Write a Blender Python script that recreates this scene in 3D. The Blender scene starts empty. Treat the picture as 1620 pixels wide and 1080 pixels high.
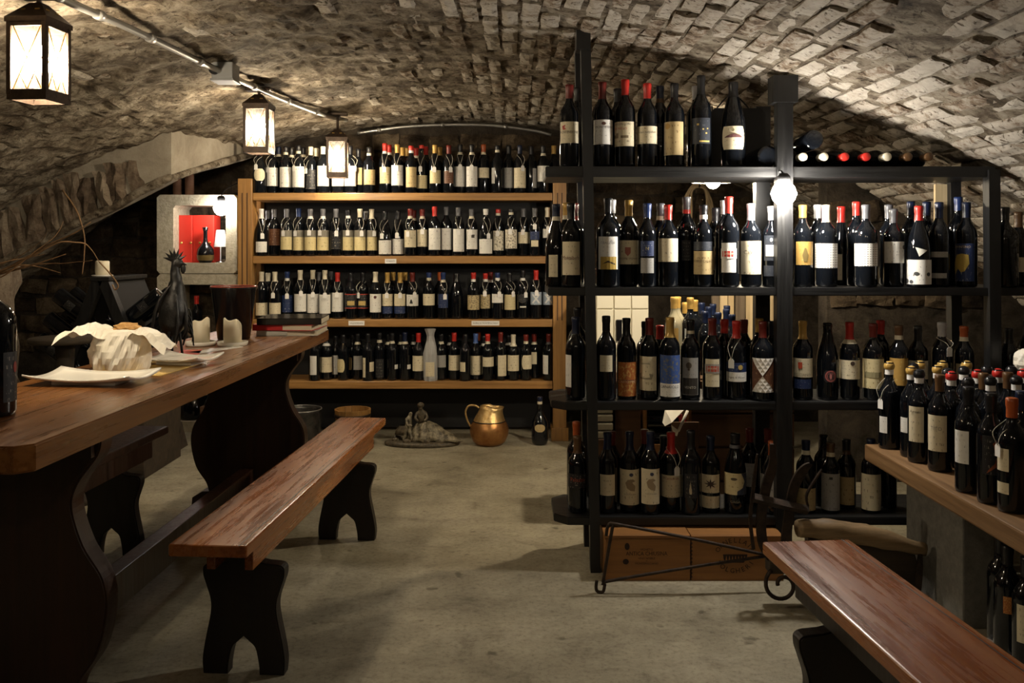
import bpy, bmesh, math, random
import numpy as np
from mathutils import Vector, Matrix, noise as mn
random.seed(7)
rng = random.Random(11)
PI = math.pi
# ---------------------------------------------------------------- camera, world, exposure
F, CX, HY, EYE = 1400.0, 810.0, 390.0, 1.21       # focal length in px, principal x, horizon y, eye height
scn = bpy.context.scene
COL = scn.collection
cam_d = bpy.data.cameras.new('camera'); cam = bpy.data.objects.new('camera', cam_d); COL.objects.link(cam)
cam.location = (0, 0, EYE); cam.rotation_euler = (PI / 2, 0, 0)
cam_d.sensor_width = 36.0; cam_d.lens = F / 1620 * 36.0
cam_d.shift_y = -(540 - HY) / 1620.0
cam_d.clip_start = 0.02
scn.camera = cam
world = bpy.data.worlds.new('world'); scn.world = world; world.use_nodes = True
world.node_tree.nodes['Background'].inputs[0].default_value = (0.9, 0.85, 0.75, 1)
world.node_tree.nodes['Background'].inputs[1].default_value = 0.0
vs = scn.view_settings
vs.view_transform = 'Standard'; vs.look = 'None'; vs.gamma = 1.0; vs.use_curve_mapping = False
vs.exposure = 0.6
LANTERN_W, GLOBE_W, BACK_W, NICHE_W = 420.0, 290.0, 800.0, 45.0    # emission strength of the bulbs
WARM = (1.0, 0.84, 0.60); NEUTRAL = (1.0, 0.93, 0.82)

def P(x, y, Y):
    return Vector(((x - CX) * Y / F, Y, EYE - (y - HY) * Y / F))
def px(x, Y): return (x - CX) * Y / F
def pz(y, Y): return EYE - (y - HY) * Y / F
def zv(X):
    d = X + 0.4
    return 2.06 - 0.100 * d * d - 0.0028 * d ** 4
def dzv(X):
    d = X + 0.4
    return -0.200 * d - 0.0112 * d ** 3
def on_vault(x, y, off):
    lo, hi = 1.0, 7.5
    f = lambda Y: P(x, y, Y).z - (zv(P(x, y, Y).x) - off)
    for _ in range(40):
        m = (lo + hi) / 2
        if f(m) > 0: hi = m
        else: lo = m
    return P(x, y, lo)

# ---------------------------------------------------------------- materials
MATS = {}
def nodes_of(m):
    m.use_nodes = True
    nt = m.node_tree
    return nt, nt.nodes['Principled BSDF']
def N(nt, typ, **kw):
    n = nt.nodes.new(typ)
    for k, v in kw.items():
        if k in n.inputs: n.inputs[k].default_value = v
        else: setattr(n, k, v)
    return n
def ramp(nt, fac, stops):
    r = nt.nodes.new('ShaderNodeValToRGB'); e = r.color_ramp.elements
    while len(e) < len(stops): e.new(0.5)
    for el, (p, c) in zip(e, stops):
        el.position = p; el.color = (*c, 1)
    nt.links.new(fac, r.inputs['Fac']); return r.outputs['Color']
def bump(nt, bs, h, strength, dist=0.01):
    b = N(nt, 'ShaderNodeBump'); b.inputs['Strength'].default_value = strength; b.inputs['Distance'].default_value = dist
    nt.links.new(h, b.inputs['Height']); nt.links.new(b.outputs['Normal'], bs.inputs['Normal'])
def mat(name, col, rough=0.5, metal=0.0, spec=0.5, c2=None, scale=20.0, bmp=0.0, bscale=None, coat=0.0, detail=6.0, rough2=None):
    if name in MATS: return MATS[name]
    m = bpy.data.materials.new(name); MATS[name] = m
    nt, b = nodes_of(m)
    b.inputs['Base Color'].default_value = (*col, 1); b.inputs['Roughness'].default_value = rough
    b.inputs['Metallic'].default_value = metal; b.inputs['Specular IOR Level'].default_value = spec
    if coat: b.inputs['Coat Weight'].default_value = coat; b.inputs['Coat Roughness'].default_value = 0.12
    if c2 or bmp:
        tc = N(nt, 'ShaderNodeTexCoord')
        n = N(nt, 'ShaderNodeTexNoise', Scale=scale, Detail=detail, Roughness=0.65)
        nt.links.new(tc.outputs['Object'], n.inputs['Vector'])
        if c2: nt.links.new(ramp(nt, n.outputs['Fac'], [(0.35, col), (0.65, c2)]), b.inputs['Base Color'])
        if rough2 is not None:
            mr = N(nt, 'ShaderNodeMapRange'); mr.inputs[1].default_value = .35; mr.inputs[2].default_value = .65
            mr.inputs[3].default_value = rough; mr.inputs[4].default_value = rough2
            nt.links.new(n.outputs['Fac'], mr.inputs[0]); nt.links.new(mr.outputs[0], b.inputs['Roughness'])
        if bmp:
            src = n
            if bscale:
                src = N(nt, 'ShaderNodeTexNoise', Scale=bscale, Detail=8.0, Roughness=0.7)
                nt.links.new(tc.outputs['Object'], src.inputs['Vector'])
            bump(nt, b, src.outputs['Fac'], bmp)
    return m
def wood(name, c1, c2, axis='Y', sc=9.0, rough=0.4, bmp=0.25, coat=0.0, c3=None, knots=True):
    if name in MATS: return MATS[name]
    m = bpy.data.materials.new(name); MATS[name] = m
    nt, b = nodes_of(m)
    tc = N(nt, 'ShaderNodeTexCoord'); mp = N(nt, 'ShaderNodeMapping')
    s = [sc, sc, sc]; s['XYZ'.index(axis)] = sc * 0.045
    mp.inputs['Scale'].default_value = s
    nt.links.new(tc.outputs['Object'], mp.inputs['Vector'])
    n = N(nt, 'ShaderNodeTexNoise', Scale=1.6, Detail=5.0, Roughness=0.6, Distortion=1.4)
    nt.links.new(mp.outputs[0], n.inputs['Vector'])
    fine = N(nt, 'ShaderNodeTexNoise', Scale=9.0, Detail=4.0, Roughness=0.7)
    nt.links.new(mp.outputs[0], fine.inputs['Vector'])
    mx = N(nt, 'ShaderNodeMath', operation='MULTIPLY_ADD'); mx.inputs[1].default_value = 0.45
    nt.links.new(fine.outputs['Fac'], mx.inputs[0])
    mul = N(nt, 'ShaderNodeMath', operation='MULTIPLY'); mul.inputs[1].default_value = 0.6
    nt.links.new(n.outputs['Fac'], mul.inputs[0]); nt.links.new(mul.outputs[0], mx.inputs[2])
    stops = [(0.36, c1), (0.62, c2)]
    if c3: stops = [(0.30, c1), (0.5, c2), (0.72, c3)]
    col = ramp(nt, mx.outputs[0], stops)
    if knots:
        vo = N(nt, 'ShaderNodeTexVoronoi', Scale=1.5); mp2 = N(nt, 'ShaderNodeMapping')
        s2 = [2.2, 2.2, 2.2]; s2['XYZ'.index(axis)] = 1.1
        mp2.inputs['Scale'].default_value = s2
        nt.links.new(tc.outputs['Object'], mp2.inputs['Vector']); nt.links.new(mp2.outputs[0], vo.inputs['Vector'])
        kr = ramp(nt, vo.outputs['Distance'], [(0.02, (0.25, 0.2, 0.15)), (0.07, (1, 1, 1))])
        mm = N(nt, 'ShaderNodeMix', data_type='RGBA', blend_type='MULTIPLY'); mm.inputs[0].default_value = 1.0
        nt.links.new(col, mm.inputs[6]); nt.links.new(kr, mm.inputs[7]); col = mm.outputs[2]
    nt.links.new(col, b.inputs['Base Color'])
    mr = N(nt, 'ShaderNodeMapRange'); mr.inputs[1].default_value = .3; mr.inputs[2].default_value = .7
    mr.inputs[3].default_value = max(rough - .1, .05); mr.inputs[4].default_value = rough + .15
    nt.links.new(fine.outputs['Fac'], mr.inputs[0]); nt.links.new(mr.outputs[0], b.inputs['Roughness'])
    bump(nt, b, mx.outputs[0], bmp, 0.004)
    if coat: b.inputs['Coat Weight'].default_value = coat; b.inputs['Coat Roughness'].default_value = 0.2
    return m
def emit(name, col, strength):
    if name in MATS: return MATS[name]
    m = bpy.data.materials.new(name); MATS[name] = m
    nt, b = nodes_of(m)
    b.inputs['Base Color'].default_value = (1, 1, 1, 1)
    b.inputs['Emission Color'].default_value = (*col, 1); b.inputs['Emission Strength'].default_value = strength
    return m
def stone_mat(name, stops, scale=6.0, per_piece=0.0, bmp=0.6, patch=None, pits=0):
    m = bpy.data.materials.new(name); MATS[name] = m
    nt, b = nodes_of(m); b.inputs['Roughness'].default_value = 0.92; b.inputs['Specular IOR Level'].default_value = 0.2
    geo = N(nt, 'ShaderNodeNewGeometry')
    n = N(nt, 'ShaderNodeTexNoise', Scale=scale, Detail=9.0, Roughness=0.72, Distortion=0.4)
    nt.links.new(geo.outputs['Position'], n.inputs['Vector'])
    fac = n.outputs['Fac']
    if per_piece:
        oi = N(nt, 'ShaderNodeObjectInfo')
        ad = N(nt, 'ShaderNodeMath', operation='ADD'); nt.links.new(oi.outputs['Random'], ad.inputs[0]); nt.links.new(geo.outputs['Random Per Island'], ad.inputs[1])
        fr = N(nt, 'ShaderNodeMath', operation='FRACT'); nt.links.new(ad.outputs[0], fr.inputs[0])
        mr = N(nt, 'ShaderNodeMapRange'); mr.inputs[3].default_value = -per_piece; mr.inputs[4].default_value = per_piece
        nt.links.new(fr.outputs[0], mr.inputs[0])
        a2 = N(nt, 'ShaderNodeMath', operation='ADD'); nt.links.new(fac, a2.inputs[0]); nt.links.new(mr.outputs[0], a2.inputs[1]); fac = a2.outputs[0]
    col = ramp(nt, fac, stops)
    if patch:
        n3 = N(nt, 'ShaderNodeTexNoise', Scale=2.3, Detail=6.0, Roughness=0.6)
        nt.links.new(geo.outputs['Position'], n3.inputs['Vector'])
        f3 = ramp(nt, n3.outputs['Fac'], [(0.56, (0, 0, 0)), (0.66, (1, 1, 1))])
        mm = N(nt, 'ShaderNodeMix', data_type='RGBA'); nt.links.new(f3, mm.inputs[0]); nt.links.new(col, mm.inputs[6])
        mm.inputs[7].default_value = (*patch, 1); col = mm.outputs[2]
    if pits:
        n4 = N(nt, 'ShaderNodeTexNoise', Scale=38.0, Detail=5.0, Roughness=0.65, Distortion=0.6)
        nt.links.new(geo.outputs['Position'], n4.inputs['Vector'])
        f4 = ramp(nt, n4.outputs['Fac'], [(0.34, (.18, .14, .10)), (0.44, (1, 1, 1))])
        m4 = N(nt, 'ShaderNodeMix', data_type='RGBA', blend_type='MULTIPLY'); m4.inputs[0].default_value = 1.0
        nt.links.new(col, m4.inputs[6]); nt.links.new(f4, m4.inputs[7]); col = m4.outputs[2]
    nt.links.new(col, b.inputs['Base Color'])
    n2 = N(nt, 'ShaderNodeTexNoise', Scale=scale * 5, Detail=8.0, Roughness=0.75)
    nt.links.new(geo.outputs['Position'], n2.inputs['Vector'])
    bump(nt, b, n2.outputs['Fac'], bmp, 0.02)
    return m

GLASS = mat('dark_bottle_glass', (0.004, 0.005, 0.007), 0.07, spec=0.55)
CLEAR = mat('pale_bottle_glass', (0.30, 0.27, 0.18), 0.06, spec=0.7)
BLACKW = wood('black_painted_wood', (0.004, 0.004, 0.005), (0.009, 0.009, 0.009), 'X', 12, 0.42, 0.15, knots=False)
BLACKV = wood('black_painted_post', (0.004, 0.004, 0.005), (0.009, 0.009, 0.009), 'Z', 12, 0.42, 0.15, knots=False)
PINE = wood('honey_pine', (0.20, 0.095, 0.025), (0.42, 0.22, 0.065), 'X', 8, 0.42, 0.15, coat=0.2)
PINEV = wood('honey_pine_upright', (0.20, 0.095, 0.025), (0.42, 0.22, 0.065), 'Z', 8, 0.42, 0.15, coat=0.2)
TABLEW = wood('worn_table_wood', (0.042, 0.013, 0.003), (0.15, 0.052, 0.009), 'Y', 5, 0.30, 0.12, coat=0.3, c3=(0.27, 0.112, 0.024))
TRESTLE = wood('dark_trestle_wood', (0.012, 0.005, 0.002), (0.036, 0.013, 0.005), 'Z', 6, 0.38, 0.2, coat=0.2)
BENCHW = wood('varnished_bench_wood', (0.085, 0.017, 0.002), (0.23, 0.060, 0.007), 'Y', 7, 0.26, 0.2, coat=0.3, c3=(0.35, 0.130, 0.022))
BENCHD = wood('dark_leg_and_shade_wood', (0.005, 0.003, 0.002), (0.013, 0.007, 0.004), 'Z', 7, 0.45, 0.1)
PLANKW = wood('old_plank_wood', (0.11, 0.055, 0.02), (0.26, 0.145, 0.06), 'Y', 7, 0.55, 0.3)
CRATEW = wood('stained_crate_wood', (0.15, 0.058, 0.013), (0.30, 0.135, 0.035), 'X', 5, 0.6, 0.2)
CRATED = wood('brown_crate_wood', (0.05, 0.022, 0.010), (0.11, 0.05, 0.02), 'X', 6, 0.6, 0.2)
PALEW = wood('pale_sawn_wood', (0.40, 0.29, 0.15), (0.66, 0.52, 0.31), 'Z', 7, 0.6, 0.2)
BARKW = wood('grey_bark_wood', (0.05, 0.035, 0.02), (0.16, 0.12, 0.08), 'Z', 9, 0.85, 0.6)
OLDW = wood('old_plough_wood', (0.016, 0.011, 0.007), (0.06, 0.042, 0.026), 'X', 7, 0.8, 0.5)
LOGW = wood('worn_log_wood', (0.06, 0.035, 0.015), (0.30, 0.20, 0.10), 'X', 5, 0.6, 0.5)
IRON = mat('rusted_iron', (0.022, 0.017, 0.014), 0.55, metal=0.6, c2=(0.06, 0.038, 0.026), scale=40, bmp=0.3)
BLACKIRON = mat('black_wrought_iron', (0.010, 0.010, 0.010), 0.38, metal=0.5, c2=(0.03, 0.028, 0.026), scale=50, bmp=0.3)
LANTM = mat('dark_lantern_metal', (0.045, 0.032, 0.024), 0.45, metal=0.7, c2=(0.08, 0.055, 0.04), scale=60)
STEEL = mat('galvanised_conduit', (0.42, 0.41, 0.39), 0.35, metal=0.7)
BOXG = mat('grey_box_plastic', (0.20, 0.20, 0.20), 0.45)
PAPER = mat('white_wrap_paper', (0.78, 0.72, 0.60), 0.6, c2=(0.86, 0.82, 0.74), scale=9, bmp=0.15)
PORC = mat('white_porcelain', (0.80, 0.77, 0.70), 0.18, spec=0.6)
WAX = mat('cream_candle_wax', (0.72, 0.65, 0.49), 0.45)
TAGM = mat('white_tag_card', (0.85, 0.83, 0.80), 0.6)
STR = mat('pale_string', (0.55, 0.50, 0.42), 0.8)
CONC = mat('pale_cast_concrete', (0.42, 0.37, 0.26), 0.9, c2=(0.60, 0.55, 0.42), scale=34, bmp=0.8, bscale=55)
CONCD = mat('grey_cast_concrete', (0.15, 0.14, 0.125), 0.9, c2=(0.22, 0.21, 0.185), scale=40, bmp=0.4, bscale=120)
RED = mat('red_lacquer_card', (0.72, 0.045, 0.03), 0.3)
GOLD = mat('brass_gold', (0.65, 0.45, 0.14), 0.3, metal=0.9)
COPPER = mat('aged_copper', (0.32, 0.13, 0.045), 0.36, metal=0.75, c2=(0.50, 0.26, 0.09), scale=14, bmp=0.1, bscale=45)
BRASSJ = mat('pale_beaten_brass', (0.55, 0.34, 0.12), 0.34, metal=0.75, c2=(0.68, 0.50, 0.24), scale=60, bmp=0.2)
STATUE = mat('tarnished_bronze_plaster', (0.045, 0.036, 0.022), 0.42, c2=(0.36, 0.31, 0.21), scale=38, bmp=0.5)
STATUED = mat('dark_statue_base', (0.04, 0.033, 0.022), 0.5, c2=(0.14, 0.11, 0.07), scale=40, bmp=0.3)
BLACKP = mat('black_gloss', (0.006, 0.006, 0.008), 0.16, spec=0.5)
BLACKM = mat('black_matt', (0.008, 0.008, 0.009), 0.7)
TWIG = mat('dry_vine_twig', (0.16, 0.085, 0.035), 0.8, c2=(0.30, 0.17, 0.08), scale=30)
TERRA = mat('terracotta_clay', (0.22, 0.11, 0.07), 0.8, c2=(0.30, 0.17, 0.11), scale=12)
WHITEP = mat('cream_painted_panel', (0.78, 0.73, 0.58), 0.45)
WHITEST = mat('white_painted_stone', (0.70, 0.68, 0.63), 0.8, c2=(0.30, 0.27, 0.23), scale=35, bmp=0.3)
CHROME = mat('polished_chrome', (0.55, 0.55, 0.55), 0.12, metal=1.0)
BREAD = mat('bread_crust', (0.45, 0.22, 0.06), 0.7, c2=(0.68, 0.42, 0.16), scale=30, bmp=0.4)
STRAW = mat('golden_straw_mat', (0.50, 0.33, 0.09), 0.7, c2=(0.60, 0.42, 0.14), scale=120)
ROPE = mat('hemp_rope', (0.22, 0.16, 0.09), 0.9)
CEIL = stone_mat('rough_vault_mortar', [(0.33, (0.045, 0.032, 0.02)), (0.45, (0.14, 0.108, 0.075)), (0.55, (0.29, 0.245, 0.185)), (0.72, (0.46, 0.41, 0.33))], 9.0, 0, 1.0, pits=1)
BRICKM = stone_mat('whitewashed_old_brick', [(0.26, (0.07, 0.048, 0.03)), (0.37, (0.27, 0.20, 0.14)), (0.46, (0.48, 0.42, 0.345)), (0.70, (0.66, 0.61, 0.53))], 17.0, 0.13, 0.9, pits=1)
RUBBLE = stone_mat('dark_rubble_stone', [(0.30, (0.016, 0.011, 0.007)), (0.5, (0.065, 0.046, 0.029)), (0.7, (0.16, 0.12, 0.078))], 9.0, 0.16, 0.9)
MORTARD = stone_mat('dark_wall_mortar', [(0.35, (0.02, 0.016, 0.012)), (0.65, (0.075, 0.06, 0.045))], 9.0, 0, 0.8)
PLASTER = stone_mat('grey_arch_plaster', [(0.3, (0.20, 0.17, 0.13)), (0.7, (0.36, 0.32, 0.26))], 5.0, 0, 0.4)
VOUSS = stone_mat('arch_voussoir_stone', [(0.30, (0.07, 0.05, 0.035)), (0.5, (0.19, 0.14, 0.10)), (0.72, (0.33, 0.27, 0.20))], 14.0, 0.15, 0.9)

def floor_material():
    m = bpy.data.materials.new('worn_concrete_floor'); nt, b = nodes_of(m)
    tc = N(nt, 'ShaderNodeTexCoord')
    n = N(nt, 'ShaderNodeTexNoise', Scale=1.7, Detail=9.0, Roughness=0.62); nt.links.new(tc.outputs['Object'], n.inputs['Vector'])
    mp = N(nt, 'ShaderNodeMapping'); mp.inputs['Scale'].default_value = (4.5, 6.5, 5); nt.links.new(tc.outputs['Object'], mp.inputs['Vector'])
    n2 = N(nt, 'ShaderNodeTexNoise', Scale=1.0, Detail=10.0, Roughness=0.7, Distortion=0.5); nt.links.new(mp.outputs[0], n2.inputs['Vector'])
    c1 = ramp(nt, n.outputs['Fac'], [(0.32, (0.24, 0.21, 0.15)), (0.5, (0.335, 0.30, 0.22)), (0.68, (0.42, 0.38, 0.29))])
    c2 = ramp(nt, n2.outputs['Fac'], [(0.28, (0.45, 0.43, 0.40)), (0.45, (0.86, 0.86, 0.85)), (0.7, (1.14, 1.14, 1.12))])
    mm = N(nt, 'ShaderNodeMix', data_type='RGBA', blend_type='MULTIPLY'); mm.inputs[0].default_value = 1.0
    nt.links.new(c1, mm.inputs[6]); nt.links.new(c2, mm.inputs[7])
    ng = N(nt, 'ShaderNodeTexNoise', Scale=55.0, Detail=6.0, Roughness=0.75); nt.links.new(tc.outputs['Object'], ng.inputs['Vector'])
    cg = ramp(nt, ng.outputs['Fac'], [(0.30, (0.55, 0.53, 0.50)), (0.48, (0.97, 0.97, 0.97)), (0.7, (1.12, 1.12, 1.12))])
    np_ = N(nt, 'ShaderNodeTexNoise', Scale=9.0, Detail=3.0, Roughness=0.5); nt.links.new(tc.outputs['Object'], np_.inputs['Vector'])
    cp = ramp(nt, np_.outputs['Fac'], [(0.27, (0.45, 0.43, 0.40)), (0.33, (1, 1, 1))])
    m5 = N(nt, 'ShaderNodeMix', data_type='RGBA', blend_type='MULTIPLY'); m5.inputs[0].default_value = 1.0; nt.links.new(mm.outputs[2], m5.inputs[6]); nt.links.new(cg, m5.inputs[7])
    m6 = N(nt, 'ShaderNodeMix', data_type='RGBA', blend_type='MULTIPLY'); m6.inputs[0].default_value = 1.0; nt.links.new(m5.outputs[2], m6.inputs[6]); nt.links.new(cp, m6.inputs[7])
    nt.links.new(m6.outputs[2], b.inputs['Base Color'])
    b.inputs['Roughness'].default_value = 0.62; b.inputs['Specular IOR Level'].default_value = 0.3
    n3 = N(nt, 'ShaderNodeTexNoise', Scale=45.0, Detail=6.0, Roughness=0.7); nt.links.new(tc.outputs['Object'], n3.inputs['Vector'])
    bump(nt, b, n3.outputs['Fac'], 0.25, 0.006)
    return m

LSTY = {  # paper colour, ink colour, amount of print, optional upper band (fraction, colour)
    'C': ((0.70, 0.62, 0.44), (0.22, 0.17, 0.10), .5, None), 'W': ((0.76, 0.74, 0.69), (0.25, 0.23, 0.22), .45, None),
    'G': ((0.50, 0.38, 0.19), (0.18, 0.11, 0.04), .55, None), 'Y': ((0.66, 0.56, 0.32), (0.28, 0.20, 0.08), .5, None),
    'S': ((0.34, 0.33, 0.31), (0.14, 0.13, 0.13), .5, None), 'N': ((0.012, 0.028, 0.10), (0.35, 0.36, 0.40), .5, None),
    'K': ((0.010, 0.010, 0.012), (0.30, 0.27, 0.22), .55, None), 'R': ((0.25, 0.035, 0.02), (0.60, 0.42, 0.22), .6, None),
    'B': ((0.12, 0.045, 0.02), (0.40, 0.25, 0.12), .6, None), 'T': ((0.68, 0.57, 0.30), (0.30, 0.22, 0.10), .45, (.66, (0.22, 0.20, 0.16))),
    'D': ((0.72, 0.70, 0.66), (0.10, 0.10, 0.10), .9, None), 'A': ((0.52, 0.42, 0.23), (0.17, 0.13, 0.08), .95, None),
    'P': ((0.30, 0.36, 0.45), (0.62, 0.64, 0.66), .5, None), 'O': ((0.42, 0.13, 0.03), (0.62, 0.40, 0.12), .8, None),
    'Q': ((0.72, 0.66, 0.54), (0.14, 0.12, 0.08), .85, None), 'F': ((0.42, 0.25, 0.06), (0.55, 0.42, 0.16), .5, None),
    'L': ((0.025, 0.03, 0.042), (0.12, 0.13, 0.15), .4, None), 'V': ((0.035, 0.08, 0.26), (0.16, 0.15, 0.09), .75, None),
    'U': ((0.74, 0.72, 0.68), (0.02, 0.02, 0.02), .3, None)}
def label_mat(k):
    nm = 'bottle_paper_' + k
    if nm in MATS: return MATS[nm]
    base, ink, amt, band = LSTY[k]
    m = bpy.data.materials.new(nm); MATS[nm] = m; nt, b = nodes_of(m); b.inputs['Roughness'].default_value = 0.55
    uv = N(nt, 'ShaderNodeUVMap'); sp = N(nt, 'ShaderNodeSeparateXYZ'); nt.links.new(uv.outputs[0], sp.inputs[0])
    oi = N(nt, 'ShaderNodeObjectInfo')
    mp = N(nt, 'ShaderNodeMapping'); mp.inputs['Scale'].default_value = (16, 5, 1) if k not in 'DAQOV' else (9, 9, 1)
    nt.links.new(uv.outputs[0], mp.inputs['Vector'])
    cb = N(nt, 'ShaderNodeCombineXYZ'); 
    sc = N(nt, 'ShaderNodeMath', operation='MULTIPLY'); sc.inputs[1].default_value = 40; nt.links.new(oi.outputs['Random'], sc.inputs[0]); nt.links.new(sc.outputs[0], cb.inputs[0]); nt.links.new(sc.outputs[0], cb.inputs[1])
    va = N(nt, 'ShaderNodeVectorMath', operation='ADD'); nt.links.new(mp.outputs[0], va.inputs[0]); nt.links.new(cb.outputs[0], va.inputs[1])
    n = N(nt, 'ShaderNodeTexNoise', Scale=1.0, Detail=3.0, Roughness=0.6); nt.links.new(va.outputs[0], n.inputs['Vector'])
    th = 0.66 - 0.17 * amt
    f = ramp(nt, n.outputs['Fac'], [(th, (0, 0, 0)), (th + 0.05, (1, 1, 1))])
    if k == 'D':
        ma = N(nt, 'ShaderNodeMath', operation='MULTIPLY'); ma.inputs[1].default_value = 70.0; nt.links.new(sp.outputs[0], ma.inputs[0])
        mb = N(nt, 'ShaderNodeMath', operation='SINE'); nt.links.new(ma.outputs[0], mb.inputs[0])
        mc = N(nt, 'ShaderNodeMath', operation='GREATER_THAN'); mc.inputs[1].default_value = 0.1; nt.links.new(mb.outputs[0], mc.inputs[0]); f = mc.outputs[0]
    # rows of print: keep ink only in horizontal lines away from the margins
    w = N(nt, 'ShaderNodeMath', operation='MULTIPLY'); w.inputs[1].default_value = 38.0 if k != 'D' else 62.0; nt.links.new(sp.outputs[1], w.inputs[0])
    sn = N(nt, 'ShaderNodeMath', operation='SINE'); nt.links.new(w.outputs[0], sn.inputs[0])
    gt = N(nt, 'ShaderNodeMath', operation='GREATER_THAN'); gt.inputs[1].default_value = 0.1 if k not in 'AQOV' else -2.0; nt.links.new(sn.outputs[0], gt.inputs[0])
    du = N(nt, 'ShaderNodeMath', operation='SUBTRACT'); du.inputs[1].default_value = 0.5; nt.links.new(sp.outputs[0], du.inputs[0])
    ab = N(nt, 'ShaderNodeMath', operation='ABSOLUTE'); nt.links.new(du.outputs[0], ab.inputs[0])
    lt = N(nt, 'ShaderNodeMath', operation='LESS_THAN'); lt.inputs[1].default_value = 0.36 if k not in 'AOVD' else 0.47; nt.links.new(ab.outputs[0], lt.inputs[0])
    m1 = N(nt, 'ShaderNodeMath', operation='MULTIPLY'); nt.links.new(gt.outputs[0], m1.inputs[0]); nt.links.new(lt.outputs[0], m1.inputs[1])
    m2 = N(nt, 'ShaderNodeMath', operation='MULTIPLY'); nt.links.new(m1.outputs[0], m2.inputs[0]); nt.links.new(f, m2.inputs[1])
    m3 = N(nt, 'ShaderNodeMath', operation='MULTIPLY'); m3.inputs[1].default_value = 0.8; nt.links.new(m2.outputs[0], m3.inputs[0])
    basec = N(nt, 'ShaderNodeRGB'); basec.outputs[0].default_value = (*base, 1); src = basec.outputs[0]
    if band:
        g2 = N(nt, 'ShaderNodeMath', operation='GREATER_THAN'); g2.inputs[1].default_value = band[0]; nt.links.new(sp.outputs[1], g2.inputs[0])
        bm_ = N(nt, 'ShaderNodeMix', data_type='RGBA'); nt.links.new(g2.outputs[0], bm_.inputs[0]); nt.links.new(src, bm_.inputs[6]); bm_.inputs[7].default_value = (*band[1], 1); src = bm_.outputs[2]
    mm = N(nt, 'ShaderNodeMix', data_type='RGBA'); nt.links.new(m3.outputs[0], mm.inputs[0]); nt.links.new(src, mm.inputs[6]); mm.inputs[7].default_value = (*ink, 1)
    nt.links.new(mm.outputs[2], b.inputs['Base Color'])
    return m
CAPC = {'red': (0.50, 0.025, 0.018), 'darkred': (0.14, 0.014, 0.010), 'gold': (0.50, 0.31, 0.08), 'cream': (0.66, 0.60, 0.46), 'white': (0.75, 0.73, 0.70),
        'black': (0.008, 0.008, 0.010), 'blue': (0.015, 0.035, 0.13), 'navy': (0.006, 0.012, 0.04), 'grey': (0.11, 0.11, 0.12), 'silver': (0.42, 0.42, 0.44),
        'orange': (0.40, 0.085, 0.02), 'brown': (0.10, 0.05, 0.02), 'skyblue': (0.07, 0.13, 0.36)}
def cap_mat(c): return mat('capsule_' + c, CAPC[c], 0.33, metal=0.15 if c in ('gold', 'silver') else 0.0, spec=0.5)

# ---------------------------------------------------------------- mesh helpers
def me_from(v, f, smooth=False, name='m', uv=None):
    me = bpy.data.meshes.new(name); me.from_pydata([tuple(p) for p in v], [], f)
    if smooth:
        me.polygons.foreach_set('use_smooth', [True] * len(me.polygons))
    if uv:
        l = me.uv_layers.new(name='UVMap')
        for lp in me.loops: l.data[lp.index].uv = uv[lp.vertex_index]
    me.update(); return me
def me_bm(bm, smooth=False):
    me = bpy.data.meshes.new('m'); bm.normal_update(); bm.to_mesh(me); bm.free()
    if smooth: me.polygons.foreach_set('use_smooth', [True] * len(me.polygons))
    return me
def box(x0, y0, z0, x1, y1, z1, bev=0.0, seg=2):
    bm = bmesh.new(); bmesh.ops.create_cube(bm, size=1)
    for v in bm.verts:
        v.co = ((x0 + x1) / 2 + v.co.x * (x1 - x0), (y0 + y1) / 2 + v.co.y * (y1 - y0), (z0 + z1) / 2 + v.co.z * (z1 - z0))
    if bev: bmesh.ops.bevel(bm, geom=bm.edges[:], offset=bev, segments=seg, affect='EDGES', profile=0.6)
    return me_bm(bm)
def lathe(prof, seg=24, smooth=True, fn=None):
    v, f = [], []; n = len(prof)
    for i in range(seg):
        a = 2 * PI * i / seg
        for (r, z) in prof:
            p = (r * math.cos(a), r * math.sin(a), z)
            v.append(fn(*p) if fn else p)
    for i in range(seg):
        j = (i + 1) % seg
        for k in range(n - 1):
            f.append((i * n + k, j * n + k, j * n + k + 1, i * n + k + 1))
    bm = bmesh.new(); me = me_from(v, f); bm.from_mesh(me); bpy.data.meshes.remove(me)
    bmesh.ops.remove_doubles(bm, verts=bm.verts, dist=1e-6)
    return me_bm(bm, smooth)
def tube(pts, r, seg=8, closed=False, smooth=True, cap=True):
    pts = [Vector(p) for p in pts]; n = len(pts); v, f = [], []
    up = None
    for i, p in enumerate(pts):
        if closed: t = pts[(i + 1) % n] - pts[i - 1]
        else: t = (pts[min(i + 1, n - 1)] - pts[max(i - 1, 0)])
        t.normalize()
        if up is None: up = Vector((0, 0, 1)) if abs(t.z) < 0.9 else Vector((1, 0, 0))
        a = t.cross(up); a.normalize(); bb = a.cross(t); up = bb
        rr = r[i] if isinstance(r, (list, tuple)) else r
        for k in range(seg):
            an = 2 * PI * k / seg
            v.append(p + a * (rr * math.cos(an)) + bb * (rr * math.sin(an)))
    m = n if closed else n - 1
    for i in range(m):
        j = (i + 1) % n
        for k in range(seg):
            l = (k + 1) % seg
            f.append((i * seg + k, i * seg + l, j * seg + l, j * seg + k))
    if cap and not closed:
        f.append(tuple(range(seg))[::-1]); f.append(tuple((n - 1) * seg + k for k in range(seg)))
    return me_from(v, f, smooth)
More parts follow.
